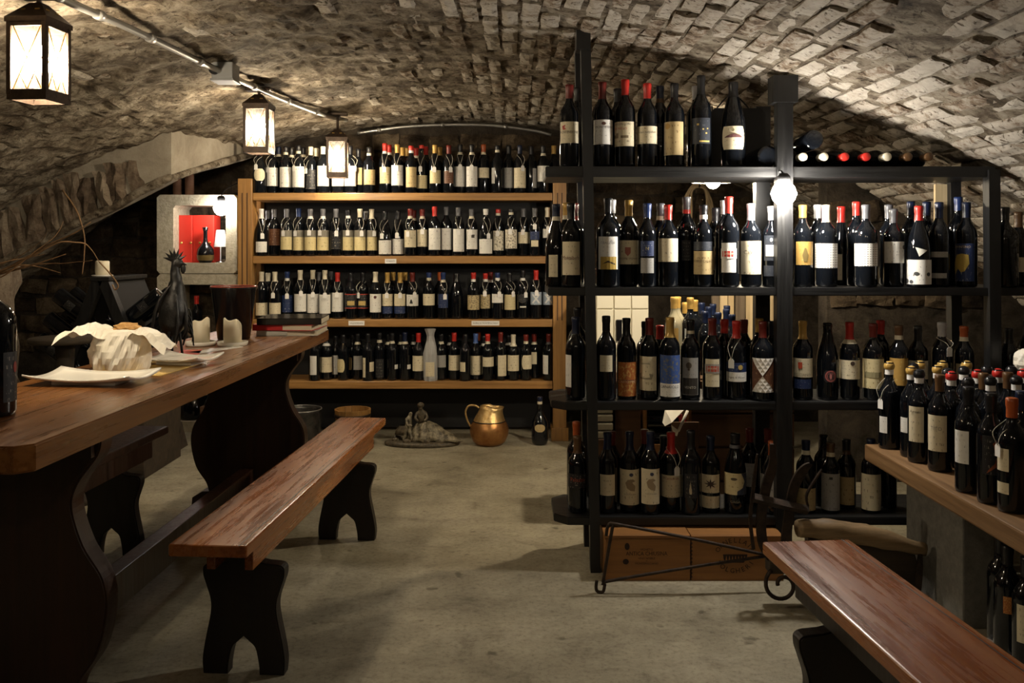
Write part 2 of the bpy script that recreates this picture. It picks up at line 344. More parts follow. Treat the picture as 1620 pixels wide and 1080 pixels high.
def spline(ctrl, per=6, closed=False):
    c = [Vector(p) for p in ctrl]; n = len(c); out = []
    rngi = range(n) if closed else range(n - 1)
    for i in rngi:
        p0, p1, p2, p3 = (c[(i - 1) % n], c[i], c[(i + 1) % n], c[(i + 2) % n]) if closed else (c[max(i - 1, 0)], c[i], c[i + 1], c[min(i + 2, n - 1)])
        for k in range(per):
            t = k / per
            out.append(0.5 * ((2 * p1) + (p2 - p0) * t + (2 * p0 - 5 * p1 + 4 * p2 - p3) * t * t + (3 * p1 - p0 - 3 * p2 + p3) * t ** 3))
    if not closed: out.append(c[-1])
    return out
def prism(poly, y0, y1, axis='Y', bev=0.0):
    """poly in (a,z) extruded along the axis"""
    n = len(poly); v = []
    for yy in (y0, y1):
        for (a, z) in poly:
            v.append((a, yy, z) if axis == 'Y' else ((yy, a, z) if axis == 'X' else (a, z, yy)))
    f = [tuple(range(n)), tuple(range(2 * n - 1, n - 1, -1))]
    for i in range(n):
        j = (i + 1) % n; f.append((i, i + n, j + n, j))
    bm = bmesh.new(); me = me_from(v, f); bm.from_mesh(me); bpy.data.meshes.remove(me)
    bmesh.ops.recalc_face_normals(bm, faces=bm.faces)
    if bev:
        big = sorted(bm.faces, key=lambda q: -len(q.verts))[:2]
        ed = list({e for q in big for e in q.edges})
        bmesh.ops.bevel(bm, geom=ed, offset=bev, segments=2, affect='EDGES')
    return me_bm(bm)
def ico(r, sub=2, fn=None, smooth=True, sc=(1, 1, 1), at=(0, 0, 0)):
    bm = bmesh.new(); bmesh.ops.create_icosphere(bm, subdivisions=sub, radius=r)
    for v in bm.verts:
        if fn: v.co = fn(v.co.copy())
        v.co = Vector((v.co.x * sc[0] + at[0], v.co.y * sc[1] + at[1], v.co.z * sc[2] + at[2]))
    return me_bm(bm, smooth)
def joined(meshes, mats=None):
    bm = bmesh.new()
    for me in meshes: bm.from_mesh(me)
    sm = any(p.use_smooth for me in meshes for p in me.polygons[:1])
    out = bpy.data.meshes.new('m'); bm.to_mesh(out); bm.free()
    for me in meshes: bpy.data.meshes.remove(me)
    return out
def rotm(me, rx=0, ry=0, rz=0, loc=(0, 0, 0)):
    me.transform(Matrix.Translation(loc) @ Matrix.Rotation(rz, 4, 'Z') @ Matrix.Rotation(ry, 4, 'Y') @ Matrix.Rotation(rx, 4, 'X')); return me
def jitter(me, amp, sc=8.0, seed=0.0):
    for v in me.vertices:
        q = v.co * sc + Vector((seed, seed * 1.7, -seed))
        v.co += Vector((mn.noise(q), mn.noise(q + Vector((31, 0, 0))), mn.noise(q + Vector((0, 57, 0))))) * amp
    return me

# ---------------------------------------------------------------- object helpers
def obj(name, me, m, parent=None, loc=(0, 0, 0), rot=(0, 0, 0)):
    o = bpy.data.objects.new(name, me); COL.objects.link(o)
    if m is not None:
        if len(me.materials) == 0: me.materials.append(m)
        elif me.materials[0] is not m: o.material_slots[0].link = 'OBJECT'; o.material_slots[0].material = m
    o.location = loc; o.rotation_euler = rot
    if parent is not None: o.parent = parent
    return o
def tag(o, label, cat, group=None, kind=None):
    o['label'] = label
    if cat: o['category'] = cat
    if group: o['group'] = group
    if kind: o['kind'] = kind
    return o
def thing(name, label, cat, loc=(0, 0, 0), rz=0.0, group=None):
    o = bpy.data.objects.new(name, None); COL.objects.link(o); o.empty_display_size = 0.05
    o.location = loc; o.rotation_euler = (0, 0, rz); tag(o, label, cat, group); return o
def wpart(name, me, m, parent):
    """part whose mesh is given in world coordinates, parent unrotated"""
    l = Vector((0, 0, 0)); q = parent
    while q is not None: l += q.location; q = q.parent
    me.transform(Matrix.Translation(-l)); return obj(name, me, m, parent)
def struct(name, me, m, label=None):
    o = obj(name, me, m); o['kind'] = 'structure'
    if label: o['label'] = label
    return o
FONT = {}
def text_mesh(s, h, font_shear=0.0):
    key = (s, round(h, 5))
    if key in FONT: return FONT[key].copy()
    cu = bpy.data.curves.new('t', 'FONT'); cu.body = s; cu.size = 1.0; cu.align_x = 'CENTER'; cu.align_y = 'CENTER'; cu.resolution_u = 2
    o = bpy.data.objects.new('t', cu); COL.objects.link(o)
    bpy.context.view_layer.update()
    me = bpy.data.meshes.new_from_object(o.evaluated_get(bpy.context.evaluated_depsgraph_get()))
    bpy.data.objects.remove(o); bpy.data.curves.remove(cu)
    hh = max((v.co.y for v in me.vertices), default=1) - min((v.co.y for v in me.vertices), default=0)
    k = h / max(hh, 1e-4); me.transform(Matrix.Scale(k, 4)); me.materials.clear()
    FONT[key] = me; return me.copy()
INK = mat('printed_ink', (0.02, 0.015, 0.012), 0.6)
def ink(c): return mat('ink_%d_%d_%d' % tuple(int(x * 255) for x in c), c, 0.55)

# ================================================================ SETTING
XL, XR, Y0, Y1 = -3.75, 2.85, -2.3, 6.12
BACKY = Y1
def make_floor():
    o = struct('floor', box(XL, Y0, -0.12, XR, Y1 + .1, 0.0), floor_material(), 'worn grey concrete cellar floor')
make_floor()
def lowf(x, y): return mn.noise(Vector((x * 1.6, y * 1.6, 2.0))) * 0.020
def make_vault():
    xs = np.arange(XL, XR + .001, 0.028)
    ys = np.concatenate([np.arange(Y0, 1.9, 0.12), np.arange(1.9, Y1 + .02, 0.026)])
    v, f = [], []
    for y in ys:
        for x in xs:
            p = Vector((x, y, zv(x)))
            rough = 1.0 if x < -0.9 else max(0.30, 1 - (x + 0.9) * 0.6)
            a = mn.fractal(p * 5.5, 1.0, 2.2, 4) * 0.018 * rough + lowf(x, y)
            b = (mn.noise(Vector((x * 22, y * 8, 3))) * 0.014 + mn.noise(Vector((x * 45, y * 18, 9))) * 0.008) * rough
            v.append((x, y, p.z + 0.004 + a + b))
    n = len(xs)
    for j in range(len(ys) - 1):
        for i in range(n - 1):
            f.append((j * n + i, (j + 1) * n + i, (j + 1) * n + i + 1, j * n + i + 1))
    return struct('ceiling', me_from(v, f, False), CEIL, 'rough whitewashed brick barrel vault')
ceiling = make_vault()

def lump(L, W, T, nx, ny, jit, seed):
    r = random.Random(seed); v, f = [], []
    for j in range(ny + 1):
        for i in range(nx + 1):
            e = (i in (0, nx)) or (j in (0, ny))
            v.append((L * (i / nx - .5) + r.uniform(-1, 1) * jit * .7, W * (j / ny - .5) + r.uniform(-1, 1) * jit * .6, T - (jit * .9 if e else 0) + r.uniform(-.5, .5) * jit))
    top = len(v); ring = [i for i in range(nx + 1)] + [(j * (nx + 1) + nx) for j in range(1, ny + 1)] + [ny * (nx + 1) + i for i in range(nx - 1, -1, -1)] + [j * (nx + 1) for j in range(ny - 1, 0, -1)]
    for i in ring: v.append((v[i][0] * 1.0, v[i][1] * 1.0, -0.035))
    for j in range(ny):
        for i in range(nx):
            a = j * (nx + 1) + i; f.append((a, a + 1, a + nx + 2, a + nx + 1))
    k = len(ring)
    for i in range(k):
        f.append((ring[(i + 1) % k], ring[i], top + i, top + (i + 1) % k))
    return v, f
def make_bricks():
    var = [lump(0.245, 0.060, 0.009, 4, 3, 0.0055, s) for s in range(8)]
    mes = [me_from(v, f) for v, f in var]
    for m in mes: m.materials.append(BRICKM)
    cand = []
    x = -2.9; course = 0
    while x < 2.75:
        sl = math.sqrt(1 + dzv(x) ** 2)
        off = (course % 2) * 0.13 + rng.uniform(-.03, .03); y = 1.7 + off
        while y < Y1 - 0.1:
            cover = 0.93 if x > 0.0 else max(0.10, 0.93 + (x) * 0.85)
            nz = mn.noise(Vector((x * 1.6, y * 1.6, 5)))
            if rng.random() < cover + nz * 0.32 + .02 and not (x < -1.75 and y > 4.6):
                dep = rng.uniform(-0.010, 0.003) - (0.0 if x > -.1 else min(0.012, -x * 0.012))
                t = Vector((1, 0, dzv(x))).normalized(); nn = Vector((dzv(x), 0, -1)).normalized()
                p = Vector((x, y, zv(x) + lowf(x, y))) + nn * dep
                M4 = Matrix((Vector((0, 1, 0)), t, nn)).transposed().to_4x4()
                M4 = Matrix.Translation(p) @ M4 @ Matrix.Rotation(rng.gauss(0, .02), 4, 'Z') @ Matrix.Rotation(rng.gauss(0, .025), 4, 'X') @ Matrix.Rotation(rng.gauss(0, .012), 4, 'Y')
                M4 = M4 @ Matrix.Diagonal((rng.uniform(.75, 1.03), rng.uniform(.82, 1.08), 1, 1))
                q = M4 @ Vector((0, 0, 0.01)); area = 0
                if q.y > 0.3:
                    u = CX + q.x * F / q.y; w = HY - (q.z - EYE) * F / q.y
                    if -10 < u < 1630 and -10 < w < 1080: area = abs(q.z - EYE) / q.y ** 3
                cand.append((area, rng.randrange(8), M4))
            y += 0.258 + rng.uniform(-.006, .006)
        x += 0.0725 / sl; course += 1
    cand.sort(key=lambda c: -c[0])
    for a, k, M4 in cand[:300]:
        o = obj('brick', mes[k], None, ceiling); o.matrix_local = M4
    V, Fc = [], []
    for a, k, M4 in cand[300:]:
        b = len(V); V += [M4 @ Vector(p) for p in var[k][0]]; Fc += [tuple(i + b for i in q) for q in var[k][1]]
    o = obj('brickwork', me_from(V, Fc), BRICKM, ceiling); o['kind'] = 'stuff'; o['label'] = 'remaining small bricks of the vault'
make_bricks()

def wall_poly(name, me, m, label): return struct(name, me, m, label)
# back wall with rubble stones
wall_back = struct('wall_back', box(XL, Y1, 0, XR, Y1 + 0.15, 2.2), MORTARD, 'dark rubble stone end wall')
wall_left = struct('wall_left', box(XL - .12, Y0, 0, XL, Y1 + .15, 2.1), MORTARD, 'dark rough stone wall')
wall_right = struct('wall_right', box(XR, Y0, 0, XR + .12, Y1 + .15, 2.1), MORTARD, 'dark rough stone wall at the right')
wall_front = struct('wall_front', box(XL, Y0 - .12, 0, XR, Y0, 2.2), CEIL, 'plain cellar wall behind the camera')
def stones_on(parent, fr, u0, u1, w0, w1, m, keep, sw=0.15, sh=0.10, seed=3, prefix='stone'):
    var = [me_from(*lump(sw * .94, sh * .9, 0.022, 4, 3, 0.011, 40 + s)) for s in range(6)]
    r = random.Random(seed)
    for q in var: q.materials.append(m)
    w = w0; row = 0
    while w < w1:
        u = u0 + (row % 2) * sw * .5
        while u < u1:
            k = r.uniform(.65, 1.25)
            if keep(u, w):
                M4 = fr(u + sw * (k - 1) / 2, w) @ Matrix.Rotation(r.gauss(0, .07), 4, 'Z') @ Matrix.Rotation(r.gauss(0, .06), 4, 'Y') @ Matrix.Diagonal((k, r.uniform(.8, 1.08), r.uniform(.6, 1.5), 1))
                o = obj(prefix, r.choice(var), None, parent); o.matrix_local = M4
            u += sw * k
        w += sh; row += 1
frb = lambda u, w: Matrix.Translation((u, Y1, w)) @ Matrix.Rotation(PI / 2, 4, 'X')
stones_on(wall_back, frb, -1.85, 2.3, 1.62, 2.02, RUBBLE, lambda u, w: w < zv(u) - .03, 0.17, 0.105)
stones_on(wall_back, frb, -3.4, -1.9, 0.55, 1.62, RUBBLE, lambda u, w: True, 0.20, 0.13, 5)
stones_on(wall_back, frb, 0.45, 2.0, 1.0, 1.62, RUBBLE, lambda u, w: True, 0.2, 0.125, 6)
# near right: rubble between the rack and the vault foot
frr = lambda u, w: Matrix.Translation((u, 4.55, w)) @ Matrix.Rotation(PI / 2, 4, 'X')
wall_side = struct('wall_rack', box(1.62, 4.55, 0, XR, 4.68, 1.62), MORTARD, 'dark stone wall behind the right of the rack')
stones_on(wall_side, frr, 1.72, 2.7, 0.95, 1.5, RUBBLE, lambda u, w: w < zv(u) - .05, 0.17, 0.11, 8)

# left haunch: low side arch with rubble face
def make_haunch():
    Yf = 4.83
    low = [(-3.7, .60), (-3.3, .86), (-2.79, 1.107), (-2.45, 1.28), (-2.10, 1.455), (-1.86, 1.58)]
    xs = np.linspace(-3.7, -1.86, 30)
    lowf = lambda x: float(np.interp(x, [p[0] for p in low], [p[1] for p in low]))
    pl = [(x, lowf(x)) for x in xs] + [(x, zv(x) + .06) for x in xs[::-1]]
    m1 = prism(pl, Yf, Yf + .10)
    # side return running to the end wall, its foot climbing to meet the vault
    v = [(-1.86, Yf, 1.58), (-1.86, Yf, zv(-1.86) + .06), (-1.72, Y1, 1.86), (-1.72, Y1, 2.0),
         (-1.94, Yf + .03, 1.56), (-1.94, Yf + .03, zv(-1.94) + .06), (-1.80, Y1, 1.85), (-1.80, Y1, 2.0)]
    f = [(0, 1, 3, 2), (0, 2, 6, 4), (2, 3, 7, 6), (4, 6, 7, 5), (1, 5, 7, 3)]
    m2 = me_from(v, f)
    o = struct('trim_1', joined([m1, m2]), PLASTER, 'plastered haunch of the low side arch')
    # ragged voussoir stones on its face
    var = [me_from(*lump(0.088, 0.2, 0.03, 3, 4, 0.016, 70 + s)) for s in range(6)]
    for q in var: q.materials.append(VOUSS)
    x = -3.2; r = random.Random(4)
    while x < -1.98:
        z0, z1 = lowf(x) + .03, zv(x) - .005
        w = r.uniform(.055, .1)
        if x < -2.15 or r.random() < .8:
            h = (z1 - z0) * r.uniform(.9, 1.0) if x < -2.35 else (z1 - z0) * r.uniform(.5, .9)
            sl = math.atan2(lowf(x + .05) - lowf(x), .05)
            M4 = Matrix.Translation((x, Yf - .004, z0 + h / 2)) @ Matrix.Rotation(PI / 2, 4, 'X') @ Matrix.Rotation(sl * .4 + r.gauss(0, .09), 4, 'Z') @ Matrix.Diagonal((w / .088, h / .2, r.uniform(.6, 1.4), 1))
            oo = obj('voussoir', r.choice(var), None, o); oo.matrix_local = M4
        x += w * .97
    # pale rim along the lower edge of the arch
    pts = [(x, Yf - .012, lowf(x) + .012) for x in np.linspace(-3.2, -1.87, 26)] + [Vector((-1.855, Yf, 1.59)).lerp(Vector((-1.715, Y1, 1.87)), t) for t in (.25, .5, .75, .98)]
    rim = jitter(tube(pts, [.024 + .008 * mn.noise(Vector((i * .9, 0, 0))) for i in range(len(pts))], 7), .012, 9)
    obj('arch_rim', rim, CEIL, o)
make_haunch()
# rough pillar at the far left
def make_pillar():
    bm = bmesh.new(); bmesh.ops.create_cone(bm, cap_ends=True, segments=20, radius1=.30, radius2=.27, depth=1.1)
    bmesh.ops.subdivide_edges(bm, edges=[e for e in bm.edges if abs(e.verts[0].co.z - e.verts[1].co.z) > .5], cuts=14)
    me = me_bm(bm, False); jitter(me, .05, 6, 2.0); me.transform(Matrix.Translation((-2.90, 4.62, .55)))
    struct('trim_2', me, VOUSS, 'rough stone pier below the side arch')
make_pillar()

# ================================================================ LAMPS
def bulb_mesh(r): return lathe([(0, -r)] + [(r * math.cos(a), r * math.sin(a)) for a in np.linspace(-1.3, .9, 9)] + [(r * .42, r * 1.25), (r * .40, r * 1.7), (0, r * 1.7)], 14)
PANE = None
def pane_mat():
    m = bpy.data.materials.new('thin_clear_glass'); nt, b = nodes_of(m)
    out = nt.nodes['Material Output']
    tr = N(nt, 'ShaderNodeBsdfTransparent'); gl = N(nt, 'ShaderNodeBsdfGlossy'); gl.inputs['Roughness'].default_value = .1
    tl = N(nt, 'ShaderNodeBsdfTranslucent'); tl.inputs['Color'].default_value = (1, .97, .9, 1)
    m1 = N(nt, 'ShaderNodeMixShader'); m1.inputs[0].default_value = .012; nt.links.new(tr.outputs[0], m1.inputs[1]); nt.links.new(tl.outputs[0], m1.inputs[2])
    m2 = N(nt, 'ShaderNodeMixShader'); m2.inputs[0].default_value = .05; nt.links.new(m1.outputs[0], m2.inputs[1]); nt.links.new(gl.outputs[0], m2.inputs[2])
    nt.links.new(m2.outputs[0], out.inputs['Surface']); return m
PANE = pane_mat()
def lantern(label, loc, rz, ceil_z, a=0.108, hb=0.215, power=LANTERN_W):
    t = thing('hanging_lantern', label, 'lantern', loc, rz, 'hanging lanterns')
    h = a / 2; w = 0.014; z0, z1 = 0.028, hb
    obj('base_tray', joined([box(-h - .006, -h - .006, 0, h + .006, -h + .004, .030, .001, 1), box(-h - .006, h - .004, 0, h + .006, h + .006, .030, .001, 1), box(-h - .006, -h, 0, -h + .004, h, .030), box(h - .004, -h, 0, h + .006, h, .030)]), LANTM, t)
    for sx in (-1, 1):
        for sy in (-1, 1):
            obj('corner_post', box(sx * h - w / 2, sy * h - w / 2, .015, sx * h + w / 2, sy * h + w / 2, z1 + .01, .001, 1), LANTM, t)
    obj('top_rail', joined([box(-h, -h - .005, z1 - .004, h, -h + .005, z1 + .012), box(-h, h - .005, z1 - .004, h, h + .005, z1 + .012), box(-h - .005, -h, z1 - .004, -h + .005, h, z1 + .012), box(h - .005, -h, z1 - .004, h + .005, h, z1 + .012)]), LANTM, t)
    # roof: four sloping faces with small vents, then a neck
    e = h + .010; k = .018; zr = z1 + .008; zt = z1 + .072
    rv = [(-e, -e, zr), (e, -e, zr), (e, e, zr), (-e, e, zr), (-k, -k, zt), (k, -k, zt), (k, k, zt), (-k, k, zt), (-e, -e, zr + .014), (e, -e, zr + .014), (e, e, zr + .014), (-e, e, zr + .014)]
    rf = [(0, 1, 9, 8), (1, 2, 10, 9), (2, 3, 11, 10), (3, 0, 8, 11), (8, 9, 5, 4), (9, 10, 6, 5), (10, 11, 7, 6), (11, 8, 4, 7), (4, 5, 6, 7)]
    roof = obj('roof', me_from(rv, rf), LANTM, t)
    sl = math.atan2(zt - zr - .014, e - k)
    for q in range(4):
        for s in (-.022, .022):
            v = rotm(box(-.007, -.002, -.0016, .007, .002, .0016), rx=sl); v.transform(Matrix.Rotation(q * PI / 2, 4, 'Z') @ Matrix.Translation((s, -(e + k) / 2 - .0005, (zr + .014 + zt) / 2 + .001)))
            obj('vent', v, GOLD, roof)
    obj('stem', joined([tube([(0, 0, zt - .004), (0, 0, max(ceil_z - loc[2], zt + .02))], .007, 8), lathe([(0, 0), (.012, 0), (.012, .012), (0, .012)], 10)]) if False else tube([(0, 0, zt - .004), (0, 0, max(ceil_z - loc[2], zt + .02))], .0075, 8), LANTM, t)
    zc = ceil_z - loc[2]
    obj('ceiling_plate', box(-.06, -.03, zc - .012, .06, .03, zc + .004, .003, 1), LANTM, t)
    # glass panes with crossed wires
    for q in range(4):
        R = Matrix.Rotation(q * PI / 2, 4, 'Z')
        g = box(-h + w / 2, -h + .001, z0, h - w / 2, -h + .0022, z1 - .003); g.transform(R); p = obj('glass_pane', g, PANE, t)
        zm = .5 * (z0 + z1)
        for (xa, za, xb, zb) in ((-h + w / 2, z0, -.012, zm), (-.012, z0, -h + w / 2, zm), (h - w / 2, z0, .012, zm), (.012, z0, h - w / 2, zm)):
            pass
        for (xa, za, xb, zb) in ((-h + .01, z0, h - .01, z1), (h - .01, z0, -h + .01, z1), (0, z0, -h + .01, zm), (0, z0, h - .01, zm)):
            c = tube([(xa, -h - .001, za), (xb, -h - .001, zb)], .0016, 5); c.transform(R); obj('cross_wire', c, GOLD, p)
    obj('lamp_holder', tube([(0, 0, z1 + .03), (0, 0, .165)], .014, 10), BLACKM, t)
    bl = obj('bulb', bulb_mesh(.032), emit('warm_bulb_%d' % power, WARM, power), t, (0, 0, .112))
    return t
for lab, x, Y, zb, rz, pw in (('nearest hanging lantern, at the top left corner above the table', 62, 2.59, 1.632, -.10, 1.7),
                          ('middle hanging lantern, beside the grey junction box', 410, 4.31, 1.662, .0, 1.0),
                          ('farthest hanging lantern, in front of the pine rack\'s top bottles', 534, 5.30, 1.622, .12, 1.0)):
    X = px(x, Y); lantern(lab, (X, Y, zb), rz, zv(X) - .012, power=LANTERN_W * pw)
lantern('lantern hanging behind the viewer, outside the picture', (-.22, 0.15, 1.66), .1, zv(-.22) - .012, power=LANTERN_W * .42)
lantern('lantern hanging behind the viewer at the left, outside the picture', (-1.15, -.9, 1.66), .0, zv(-1.15) - .012, power=LANTERN_W * .25)
lantern('lantern hanging behind the viewer at the right, outside the picture', (.75, -.8, 1.58), .0, zv(.75) - .012, power=LANTERN_W * .25)

def globe(name, label, c, r, col, st, up, mname, shade=False):
    t = thing(name, label, 'lamp', (c.x, c.y, c.z))
    obj('bulb', ico(r, 2), emit(mname, col, st), t)
    obj('lamp_holder', lathe([(0, r * .85), (r * .5, r * .85), (r * .5, r * 1.35), (r * .3, r * 1.6), (0, r * 1.6)], 14), BLACKM, t)
    obj('flex', tube(spline([(0, 0, r * 1.5)] + up, 5), .0035, 6), BLACKM, t)
    if shade: obj('shade', lathe([(.098, -.004), (.090, .012), (.060, .040), (.028, .062), (.022, .064), (.022, .066), (.030, .066), (.063, .044), (.094, .014), (.100, -.003)], 28), mat('white_enamel_shade', (.55, .53, .48), .35), t)
globe('globe_lamp', 'bright bare globe bulb below the black rack\'s top shelf', P(1240, 306, 3.228), .046, NEUTRAL, GLOBE_W, [(0, .01, .075), (0.0, .035, .085), (0.0, .075, .08)], 'globe_bulb')
globe('shaded_lamp', 'small shaded lamp seen through the black rack, behind its bottles', P(1128, 287, 4.05), .034, WARM, BACK_W, [(.01, 0, .1), (0, .02, zv(.92) - P(1128, 287, 4.05).z - .02)], 'rear_bulb', True)
globe('niche_lamp', 'glaring bulb at the corner of the concrete frame shelf', P(350, 329, 5.72), .050, (1.0, .93, .84), NICHE_W, [(.02, .02, .12), (.05, .2, .18)], 'niche_bulb')

# ================================================================ CONDUIT
def conduit(name, label, pxs, r, off):
    pts = [on_vault(x, y, off) for x, y in pxs]
    t = thing(name, label, 'conduit', pts[0]); wpart('pipe', tube(spline(pts, 4), r, 10), STEEL, t)
    for p, q in zip(pts, pts[1:]):
        m = p.lerp(q, .5); d = (q - p).normalized()
        wpart('clip', tube([m - d * .014, m + d * .014], r * 1.35, 10), STEEL, t)
    return pts
conduit('cable_conduit', 'grey steel conduit from the top edge to the junction box', [(60, -22), (120, 8), (190, 38), (280, 80), (349, 113)], .0125, .03)
conduit('cable_conduit', 'grey steel conduit from the junction box to the farthest lantern', [(368, 122), (430, 150), (480, 170), (520, 184), (548, 190)], .0125, .03)
def back_pipe():
    pts = [Vector((px(x, 6.02), 6.02, pz(y, 6.02) - .045)) for x, y in ((566, 200), (600, 195), (640, 190), (700, 187), (760, 187), (800, 190), (850, 197), (872, 203))]
    t = thing('cable_conduit', 'thin bowed pipe along the top of the end wall', 'conduit', pts[0])
    wpart('pipe', tube(spline(pts, 4), .010, 8), STEEL, t)
    for p in pts[1:-1:2]: wpart('clip', tube([p - Vector((.012, 0, 0)), p + Vector((.012, 0, 0))], .014, 8), STEEL, t)
back_pipe()
jb = on_vault(357, 116, .035)
t = thing('junction_box', 'grey square junction box on the vault beside the middle lantern', 'box', jb)
wpart('body', box(jb.x - .045, jb.y - .05, jb.z - .03, jb.x + .045, jb.y + .05, jb.z + .04, .004), BOXG, t)
wpart('lid', box(jb.x - .05, jb.y - .056, jb.z - .040, jb.x + .05, jb.y + .056, jb.z - .030, .003), BOXG, t)
wpart('gland', tube([(jb.x - .03, jb.y - .075, jb.z + .002), (jb.x - .03, jb.y - .045, jb.z + .002)], .018, 12), BLACKM, t)

# ================================================================ TABLE AND BENCHES
def sym(profile_right):
    return profile_right + [(-a, z) for a, z in reversed(profile_right)]
def make_table():
    rz = -math.atan2(.078, 2.6); c = Vector((-1.215, 3.12, 0))
    t = thing('trestle_table', 'long dark wooden trestle table with worn top, at the left', 'table', (c.x, c.y, 0), rz)
    L, W = 1.30, 0.262
    bm = bmesh.new(); me = box(-W, -L, .745, W, L, .80, .004); obj('tabletop', prism([(-W, -L), (W - .03, -L), (W, -L + .03), (W, L), (-W, L)], .742, .80, 'Z', .004), TABLEW, t)
    bm.free()
    right = spline([(.245, .742), (.235, .70), (.185, .63), (.172, .57), (.20, .48), (.248, .40), (.258, .32), (.235, .22), (.19, .15), (.175, .105)], 6)
    pr = [(p.x, p.y) for p in right]
    def tr(y):
        q = obj('trestle', prism(sym(pr), y - .032, y + .032, 'Y', .004), TRESTLE, t)
        foot = [(.24, 0), (.25, .03), (.245, .085), (.20, .112), (-.20, .112), (-.245, .085), (-.25, .03), (-.24, 0)]
        obj('foot', prism(foot, y - .05, y + .05, 'Y', .004), TRESTLE, q)
        obj('cleat', box(-.23, y - .05, .70, .23, y - .032, .742), TRESTLE, q)
    tr(-.93); tr(.89)
    obj('stretcher', box(-.03, -.90, .105, .03, .86, .216, .004), TRESTLE, t)
    return t
make_table()
def make_bench(label, c, rz, L, W=.206, H=.45, inset=(.27, .27), group='wooden benches', BW=None, ap=.050, AW=None):
    BW = BW or BENCHW; AW = AW or BW
    t = thing('wooden_bench', label, 'bench', (c[0], c[1], 0), rz, group)
    h = W / 2; l = L / 2
    seat = obj('seat', box(-h, -l, H - .032, h, l, H, .006, 3), BW, t)
    obj('edge_bead', box(h - .022, -l + .002, H - .001, h - .019, l - .002, H + .0004), BENCHD, seat)
    for s in (-1, 1):
        obj('apron', box(s * (h - ap) - .012, -l + .15, H - .118, s * (h - ap) + .012, l - .07, H - .031, .003), AW, t)
    right = [(p.x, p.y) for p in spline([(h - ap - .014, H - .032), (h - ap - .014, H - .124), (.108, H - .14), (.118, H - .165), (.108, H - .20), (.096, H - .24), (.096, H - .28), (.112, .09), (.119, .04), (.116, 0.0)], 5)]
    arch = [(p.x, p.y) for p in spline([(.046, 0.0), (.044, .03), (.034, .075), (.016, .094), (0.0, .108)], 4)]
    poly = right + arch + [(-a, z) for a, z in reversed(arch[:-1])] + [(-a, z) for a, z in reversed(right)]
    for y in (-l + inset[0], l - inset[1]):
        obj('leg', prism(poly, y - .022, y + .022, 'Y', .004), BENCHD, t)
    return t
make_bench('reddish varnished bench in the middle, beside the table', (-.720, 3.097), -.067, 1.69)
make_bench('dark bench on the far side of the table, mostly hidden', (-1.60, 2.93), -.05, 1.66, BW=TRESTLE)
make_bench('scratched brown bench in the right foreground', (.835, 1.42), .085, 1.75, W=.232, inset=(.3, .22), ap=.07, AW=BENCHD)  # near-black aprons: the shade under the seat is put into their colour

# ================================================================ PINE RACK (back)
PY = F / 253.0                                  # front of the pine shelves
SHB = [1.546, 1.151, .755, .368]
def make_pine():
    x0, x1 = px(400, PY), px(874, PY)
    t = thing('pine_wine_rack', 'honey pine wine rack with four shelves against the end wall', 'shelf', ((x0 + x1) / 2, PY, 0))
    for z in SHB:
        s = wpart('shelf_board', box(x0, PY, z - .047, x1, PY + .30, z, .004), PINE, t)
    def post(xa, xb, wavy):
        zt = 1.635
        q = wpart('post', box(xa, PY - .012, 0.06, xb, PY + .09, zt, .004), PINEV, t)
        for k in (.32, .66):
            xx = xa + (xb - xa) * k
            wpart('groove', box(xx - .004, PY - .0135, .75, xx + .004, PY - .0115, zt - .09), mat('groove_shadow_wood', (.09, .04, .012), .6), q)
        wpart('plinth', box(xa - .012, PY - .03, 0, xb + .012, PY + .11, .082, .004), PINEV, q)
        wpart('rear_post', box(xa + .01, PY + .22, 0, xb - .01, PY + .30, zt - .02, .003), PINEV, q)
        if wavy:
            pts = [(p.x, p.y) for p in spline([(0, 1.5), (.012, 1.45), (.03, 1.38), (.012, 1.30), (0, 1.2)], 6)] 
            pl = [(xb - .004 + a, z) for a, z in pts] + [(xb - .004, 1.2), (xb - .004, 1.5)]
            wpart('bracket', prism(pl[:-2], PY, PY + .06), PINEV, q)
    post(px(377, PY), px(399.5, PY), True); post(px(875, PY), px(896, PY), False)
    wpart('back_panel', box(x0, PY + .302, .02, x1, PY + .312, 1.50), BLACKM, t)
    for z in (SHB[0],):
        pass
    # shelf price strips
    for txt, xc, yc, w in (('CHIANTI', 618, 413, 18), ('VALDORRANI', 564, 511, 25), ('NOBILE DI MONTEPULCIANO', 768, 511, 44)):
        c = P(xc, yc, PY - .001); hw = w / 2 / 253; 
        s = wpart('shelf_sign', box(c.x - hw, PY - .003, c.z - .014, c.x + hw, PY, c.z + .014), TAGM, t)
        m = text_mesh(txt, .0095 if len(txt) < 15 else .0085)
        wd = max(v.co.x for v in m.vertices) * 2; k = min(1.0, hw * 1.8 / wd); m.transform(Matrix.Diagonal((k, 1, 1, 1)))
        rotm(m, rx=PI / 2, loc=(c.x, PY - .0036, c.z)); wpart('lettering', m, INK, s)
make_pine()

